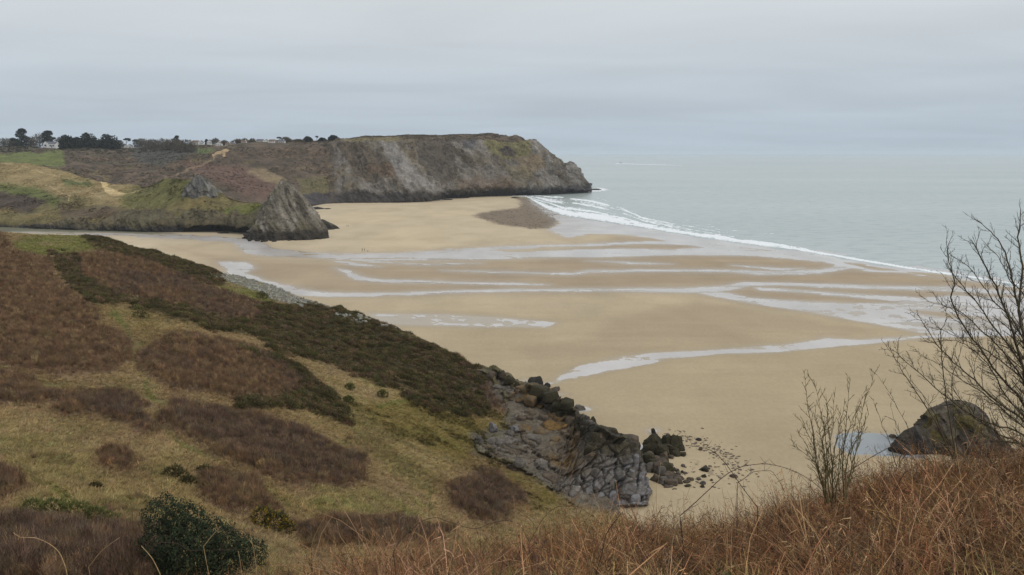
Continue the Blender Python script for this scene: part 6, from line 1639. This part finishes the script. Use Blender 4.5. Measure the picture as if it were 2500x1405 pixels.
rng = np.random.default_rng(23)
cw = (FARX > 790) * (FARX < 1430) * (np.arange(FARP.shape[1])[None, :] > 30) * (np.arange(FARP.shape[1])[None, :] < FARP.shape[1] - 3) * (FARC.sum(-1) < 0.42) * sstep(-0.1, 0.25, fbm(FARP[..., 0] / 12, FARP[..., 1] / 12, FARP[..., 2] / 12, 3, 0.6, seed=891))
grow_on("cliff_plants", K_GORSE, 12000, cw, lambda c, n: c * rng.uniform(0.7, 1.6, (n, 1)), 0.7, 2.0, "low plants rooted in the headland's face", "plants", 0.3, P=FARP, C=FARC, sink=0.3, zs=0.7)
sk = random.Random(31)
for i, (x, y, w_, h_, lb) in enumerate(((625, 590, 30, 9, "black weedy rocks at the river corner of the pointed crag"), (655, 592, 34, 8, "black weedy rocks along the near foot of the pointed crag, by the pool"), (690, 590, 40, 8, "black weedy rocks under the middle of the pointed crag"), (725, 585, 36, 8, "black weedy rocks at the sandward foot of the pointed crag"),
                                        (757, 579, 34, 8, "black weedy rocks where the pointed crag meets the dry sand"), (780, 571, 30, 8, "black weedy rocks at the seaward corner of the pointed crag"))):
    o = empty("weedy_rock", gnd(x, y)); tag(o, lb, "rock"); bpy.context.view_layer.update()
    for j in range(9):
        p = gnd(x + sk.uniform(-.5, .5) * w_, y - sk.uniform(0, 7)); k = float(p[1]) / FP; ww = w_ * sk.uniform(.2, .5) * k
        put(LUMPS[sk.randrange(10)], "boulder", (p[0], p[1], 0.2), (ww, ww, h_ * k * sk.uniform(.4, 1.1)), (sk.uniform(-.3, .3), sk.uniform(-.3, .3), sk.uniform(0, 6)), R_DARK, o)

dw = (RIDX > -120) * (np.arange(RIDP.shape[1])[None, :] > 10) * (np.arange(RIDP.shape[1])[None, :] < RIDP.shape[1] - 3) * sstep(0.12, 0.35, fbm(RIDP[..., 0] / 14 + 40, RIDP[..., 1] / 14, RIDP[..., 2] / 8, 4, 0.6, seed=893)) * (RIDC.sum(-1) < 0.5)
grow_on("ridge_scrub", K_GORSE, 3800, dw, lambda c, n: c * rng.uniform(0.6, 1.25, (n, 1)), 0.6, 1.6, "dark scrub scattered over the dune ridge", "scrub", 0.3, P=RIDP, C=RIDC, sink=0.2, zs=0.7)
grow_on("pale_stems", K_FERN, 230, bw * (BX[:, :1] > 760), lambda c, n: lin(172, 138, 102) * rng.uniform(.8, 1.2, (n, 1)), 0.9, 1.35, "pale broken bracken stems scattered through the near bank", "bracken", 0.45, P=BA, C=BC)
wr_ = MB()
for i in range(300):
    u_ = sk.random(); x_, y_ = 1640 + 190 * u_ + sk.gauss(0, 18), 1062 + 95 * u_ ** 1.4 + sk.gauss(0, 9)
    if i % 4 == 0: x_, y_ = sk.uniform(1600, 1830), sk.uniform(1130, 1196)
    p = gnd(x_, y_); q = sk.uniform(.05, .22)
    wr_.box((p[0], p[1], 0.07), (q * sk.uniform(1, 2.4), q, q * .35), Matrix.Rotation(sk.uniform(0, 3), 3, 'Z'), top=sk.uniform(.4, .8))
tag(wr_.build("wrack", mat_flat("wrack_weed", lin(78, 66, 52), .8, .3, 2, lin(104, 92, 80))), "dark bits of seaweed and shingle strewn on the sand by the weedy rocks", "wrack", kind="stuff")
